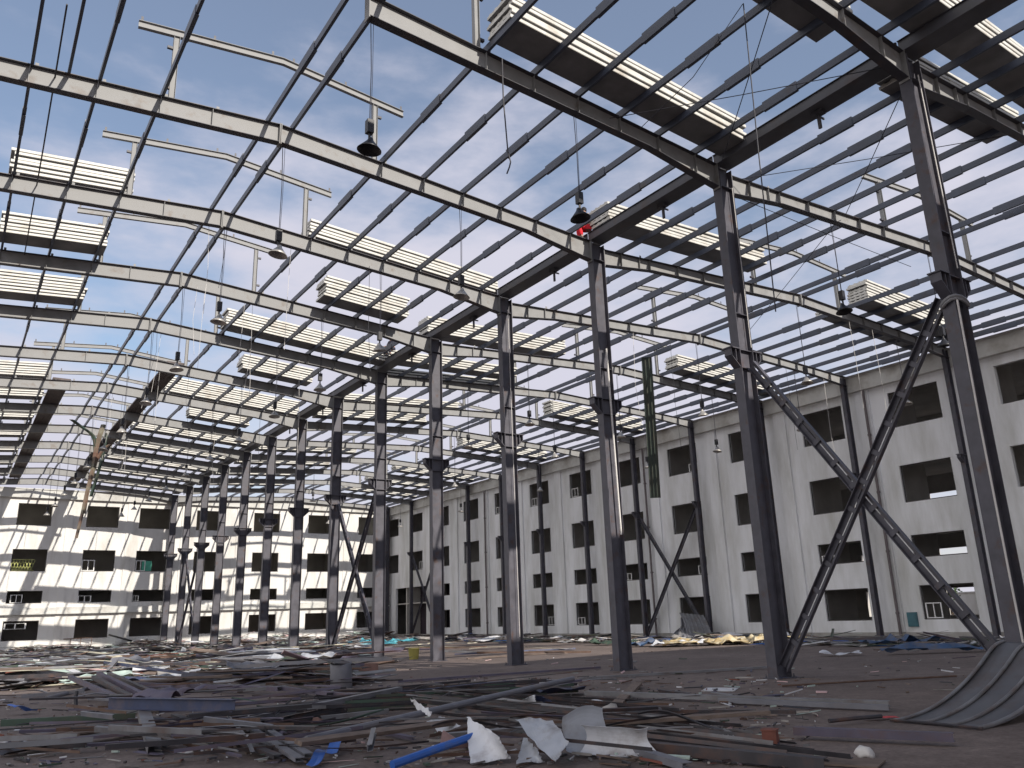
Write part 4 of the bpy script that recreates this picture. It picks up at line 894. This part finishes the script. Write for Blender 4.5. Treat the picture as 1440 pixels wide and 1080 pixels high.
# --- the many scattered lengths
VAR = {}
def var(kind, i):
    if (kind, i) in VAR: return VAR[kind, i]
    rd = random.Random(hash((kind, i)) % 9999 if False else i * 31 + len(kind))
    Lh = rd.uniform(2.2, 6.5)
    if kind == 'steel_channel': me = s_channel(Lh, rd.uniform(.05, .11), rd.uniform(.04, .1), .006, rd.choice((0, .04)), i).mesh(kind, M[('galv', 'purple', 'darksteel', 'greysheet', 'galv', 'rust')[i % 6]])
    elif kind == 'steel_angle': me = s_angle(Lh, rd.uniform(.05, .09)).mesh(kind, M[('darksteel', 'galv', 'rust', 'navy')[i % 4]])
    elif kind == 'metal_strip': me = s_strip(Lh, rd.uniform(.05, .16), rd.uniform(.02, .07), i).mesh(kind, M[('galv', 'greysheet', 'darksteel', 'greensheet', 'purple', 'mint')[i % 6]])
    elif kind == 'thin_rod': me = s_angle(rd.uniform(1.2, 3.6), rd.uniform(.02, .045)).mesh(kind, M[('darksteel', 'galv', 'darksteel', 'rust')[i % 4]])
    elif kind == 'thin_strip': me = s_strip(rd.uniform(.9, 2.6), rd.uniform(.03, .09), rd.uniform(.02, .09), i, .9).mesh(kind, M[('galv', 'darksteel', 'greysheet', 'greensheet', 'darksteel', 'purple')[i % 6]])
    elif kind == 'short_channel': me = s_channel(rd.uniform(.8, 2.6), rd.uniform(.04, .08), rd.uniform(.03, .07), .005, 0, i).mesh(kind, M[('darksteel', 'galv', 'purple', 'darksteel', 'greysheet', 'rust')[i % 6]])
    elif kind == 'pale_strip': me = s_strip(Lh * 1.2, rd.uniform(.08, .3), rd.uniform(.03, .1), i).mesh(kind, M[('palesheet', 'paleyellow', 'mint', 'whitesheet', 'paleyellow', 'galv')[i % 6]])
    elif kind == 'timber_plank': me = s_plank(Lh * .7, rd.uniform(.1, .22), rd.uniform(.03, .06)).mesh(kind, M['wood'])
    elif kind == 'pipe_length': me = s_pipe(Lh, rd.uniform(.025, .05)).mesh(kind, M[('galv', 'rust', 'greysheet')[i % 3]])
    elif kind == 'metal_sheet': me = s_crumple(rd.uniform(.8, 2.2), rd.uniform(.5, 1.0), rd.uniform(.05, .16), i, rd.choice((0, 0, .8))).mesh(kind, M[('greysheet', 'whitesheet', 'galv', 'mint', 'purple', 'navy')[i % 6]])
    else: me = s_corr(rd.uniform(2, 4.5), rd.uniform(.6, 1.0), .2, .03, rd.uniform(.03, .15), i).mesh(kind, M[('greysheet', 'galv', 'whitesheet', 'greensheet')[i % 4]])
    VAR[kind, i] = me; return me
KW = {'thin_rod': 'thin dark steel rod', 'thin_strip': 'thin curled metal strip', 'short_channel': 'short length of steel channel', 'pale_strip': 'long pale strip of sheeting', 'steel_channel': 'bent steel channel', 'steel_angle': 'thin steel angle', 'metal_strip': 'twisted metal strip', 'timber_plank': 'weathered timber plank', 'pipe_length': 'length of pipe', 'metal_sheet': 'crumpled metal sheet', 'corrugated_sheet': 'corrugated metal sheet'}
NV = {'thin_rod': 8, 'thin_strip': 12, 'short_channel': 12, 'pale_strip': 12, 'steel_channel': 12, 'steel_angle': 8, 'metal_strip': 12, 'timber_plank': 4, 'pipe_length': 6, 'metal_sheet': 12, 'corrugated_sheet': 8}
def scatter(n, fn, zone, zlo, zhi, weights, yaw0, yawv, grp):
    kinds = list(weights); c = 0; tries = 0
    while c < n and tries < n * 30:
        tries += 1; x, y = fn()
        if not seen((x, y, .1), 40): continue
        k = rnd.choices(kinds, [weights[q] for q in kinds])[0]
        z = rnd.uniform(zlo, zhi) * (.4 if k == 'metal_sheet' else 1)
        obj(k, var(k, rnd.randrange(NV[k])), None, (x, y, z), (R(rnd.uniform(-14, 14)), R(rnd.gauss(0, 2.2)), R(rnd.gauss(yaw0, yawv))), label=f'{KW[k]} {zone}', cat='scrap', group=f'{KW[k]}s {grp}')
        c += 1
W1 = {'steel_channel': 4, 'steel_angle': 4, 'metal_strip': 4, 'timber_plank': 1.2, 'pipe_length': 1.2, 'metal_sheet': 2, 'corrugated_sheet': 1}
def Zfront():
    x, y = rnd.uniform(0, 960), 960 + 118 * rnd.random() ** 1.0; p = gp(x, y); return p.x, p.y
def Zleft():
    x, y = rnd.uniform(-40, 470), 919 + 50 * rnd.random(); p = gp(x, y); return p.x, p.y
def Zwall(): return XB - rnd.uniform(1.2, 8) , rnd.uniform(13, 78)
def Zmid():
    x, y = rnd.uniform(300, 780), rnd.uniform(905, 925); p = gp(x, y); return p.x, p.y
scatter(105, Zfront, 'in the dark tangle across the foreground', .02, .24, {'thin_rod': 4, 'thin_strip': 4, 'short_channel': 3, 'timber_plank': .4, 'metal_sheet': .25}, -30, 34, 'in the foreground tangle')
def Ztangle():
    x, y = rnd.uniform(120, 430), rnd.uniform(968, 1066); p = gp(x, y); return p.x, p.y
scatter(64, Ztangle, 'in the black tangle of scrap under the blue beam', .03, .34, {'thin_rod': 5, 'short_channel': 4, 'thin_strip': 1}, -38, 30, 'in the black tangle at lower left')
scatter(150, Zleft, 'in the wide scrap field at left', .05, .6, {**W1, 'pale_strip': 6}, -34, 26, 'in the left scrap field')
scatter(62, Zwall, 'in the strip of litter along the shaded wall', .03, .3, W1, 60, 30, 'along the shaded wall')
scatter(34, Zmid, 'on the sunlit floor before the far wall', .02, .15, {**W1, 'pale_strip': 4}, -40, 30, 'on the sunlit floor')
# --- uncountable litter: flakes, chips, fibres
def litter(n, fn, hmax, smin, smax, name, label, mats, weights):
    b = MB(); c = 0
    while c < n:
        x, y = fn()
        c += 1
        if not seen((x, y, 0), 60): continue
        hx = hmax * max(0, noise.noise(Vector((x * .35, y * .22, 3))) + .35)
        z = rnd.uniform(.005, .03 + hx); s = rnd.uniform(smin, smax) * rnd.choice((.5, 1, 1)); el = rnd.choice((1, 1, 2, 4, 7)); a = R(rnd.gauss(-30, 45)); t = rnd.uniform(.004, .03)
        d = Vector((math.cos(a), math.sin(a), rnd.gauss(0, .1))) * s * el; w = Vector((-math.sin(a), math.cos(a), rnd.gauss(0, .22))) * s * rnd.uniform(.3, .8)
        o = Vector((x, y, z)); q = [o - d - w * rnd.uniform(.5, 1), o + d * rnd.uniform(.6, 1) - w, o + d + w * rnd.uniform(.4, 1), o - d * rnd.uniform(.5, 1) + w]
        q = [Vector((p.x, p.y, max(.004, p.z))) for p in q]; up_ = Vector((0, 0, t))
        b.add(q + [p + up_ for p in q], [(3, 2, 1, 0), (4, 5, 6, 7), (0, 1, 5, 4), (1, 2, 6, 5), (2, 3, 7, 6), (3, 0, 4, 7)], rnd.choices(range(len(mats)), weights)[0])
    obj(name, b.mesh(name, [M[m] for m in mats]), label=label, cat='litter', kind='stuff')
LM = ['galv', 'darksteel', 'whitesheet', 'wood', 'purple', 'rust', 'mint', 'navy', 'stone', 'greensheet', 'brick', 'pinkcloth']
LW = [5, 7, 3, 5, 3, 3, 1.5, .8, 3, 2, .7, .8]
def Lfar():
    x, y = rnd.uniform(-60, 500), 905 + 58 * rnd.random(); p = gp(x, y); return p.x, p.y
def Lfront():
    x, y = rnd.uniform(-60, 1150), 955 + 125 * rnd.random() ** 1.2; p = gp(x, y); return p.x, p.y
def Lfloor():
    x, y = rnd.uniform(400, 1440), 908 + 70 * rnd.random(); p = gp(x, y); return p.x, p.y
litter(5600, Lfar, .75, .08, .42, 'rubble_litter', 'loose rubble and shredded sheeting covering the left floor', LM, LW)
litter(2000, Lfront, .06, .01, .04, 'dust_litter', 'small chips and shreds strewn over the near floor', LM, LW)
litter(260, Lfloor, .03, .015, .06, 'floor_chips', 'small chips scattered over the bare middle floor', LM, LW)
litter(3000, Zwall, .35, .06, .3, 'wall_litter', 'low bank of litter along the foot of the shaded wall', ['galv', 'darksteel', 'whitesheet', 'wood', 'navy', 'stone', 'greensheet', 'blue'], [5, 6, 2, 4, 1, 4, 2, .6])
def Lbase(): return rnd.uniform(-2, 41), YF - abs(rnd.gauss(0, 1.6)) - .2
litter(2600, Lbase, .9, .08, .35, 'rubble_bank', 'pale rubble banked against the foot of the sunlit far wall', ['stone', 'whitesheet', 'wood', 'mint', 'rust', 'pinkcloth'], [6, 4, 3, 1.5, 1, 1])

# ------------------------------------------------------------------ light, sky, camera
SUN = Vector((.15, -1, .55)).normalized()            # toward the sun
el = math.asin(SUN.z); az = math.atan2(SUN.x, SUN.y)
ld = bpy.data.lights.new('sun', 'SUN'); ld.energy = 4.8; ld.angle = R(.53); ld.color = (1, .93, .83)
lo = bpy.data.objects.new('sun', ld); COL.objects.link(lo); lo.rotation_euler = SUN.to_track_quat('Z', 'Y').to_euler(); lo.location = (0, -20, 60)
w = bpy.data.worlds.new('World'); scene.world = w; w.use_nodes = True
N = w.node_tree.nodes; L = w.node_tree.links; bg = N['Background']
sky = N.new('ShaderNodeTexSky'); sky.sky_type = 'NISHITA'; sky.sun_disc = False; sky.sun_elevation = el; sky.sun_rotation = az
sky.air_density = 1.2; sky.dust_density = .4; sky.ozone_density = 2.2
tc = N.new('ShaderNodeTexCoord'); mp = N.new('ShaderNodeMapping'); mp.inputs['Scale'].default_value = (1, 1, 2.6); L.new(tc.outputs['Generated'], mp.inputs[0])
n1 = N.new('ShaderNodeTexNoise'); n1.inputs['Scale'].default_value = 3.1; n1.inputs['Detail'].default_value = 8; n1.inputs['Roughness'].default_value = .55; L.new(mp.outputs[0], n1.inputs['Vector'])
sep = N.new('ShaderNodeSeparateXYZ'); L.new(tc.outputs['Generated'], sep.inputs[0])
hz = N.new('ShaderNodeMapRange'); hz.inputs[1].default_value = .0; hz.inputs[2].default_value = .75; hz.inputs[3].default_value = .26; hz.inputs[4].default_value = -.13; L.new(sep.outputs[2], hz.inputs[0])
wx = N.new('ShaderNodeMapRange'); wx.inputs[1].default_value = -.1; wx.inputs[2].default_value = -.75; wx.inputs[3].default_value = 0; wx.inputs[4].default_value = 1; L.new(sep.outputs[0], wx.inputs[0])   # out-of-view west sky brightened, added to lift the shaded right wall
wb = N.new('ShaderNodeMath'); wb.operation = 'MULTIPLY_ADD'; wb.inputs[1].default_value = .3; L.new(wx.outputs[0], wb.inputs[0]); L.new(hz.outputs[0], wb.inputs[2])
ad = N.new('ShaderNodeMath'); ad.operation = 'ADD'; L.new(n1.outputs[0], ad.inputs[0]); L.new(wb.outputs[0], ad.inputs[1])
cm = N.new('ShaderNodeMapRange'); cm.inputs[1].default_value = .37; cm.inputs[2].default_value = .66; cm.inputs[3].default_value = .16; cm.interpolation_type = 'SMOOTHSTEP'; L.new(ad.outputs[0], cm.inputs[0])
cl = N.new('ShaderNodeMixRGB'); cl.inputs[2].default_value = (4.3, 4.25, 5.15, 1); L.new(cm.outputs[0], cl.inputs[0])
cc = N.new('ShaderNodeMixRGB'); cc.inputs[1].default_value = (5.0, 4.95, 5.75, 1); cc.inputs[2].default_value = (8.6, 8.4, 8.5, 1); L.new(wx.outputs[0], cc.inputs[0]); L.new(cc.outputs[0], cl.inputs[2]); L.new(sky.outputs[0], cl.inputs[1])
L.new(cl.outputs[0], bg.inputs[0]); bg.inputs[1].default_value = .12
cd = bpy.data.cameras.new('camera'); co = bpy.data.objects.new('camera', cd); COL.objects.link(co); scene.camera = co
cd.sensor_fit = 'HORIZONTAL'; cd.sensor_width = 36; cd.lens = F / 1440 * 36; cd.clip_end = 2000; cd.clip_start = .1
mt = Matrix((rt, up, -fw)).transposed().to_4x4(); mt.translation = CAM; co.matrix_world = mt
vs = scene.view_settings; vs.view_transform = 'Standard'; vs.look = 'None'; vs.exposure = .2; vs.gamma = 1; vs.use_curve_mapping = False
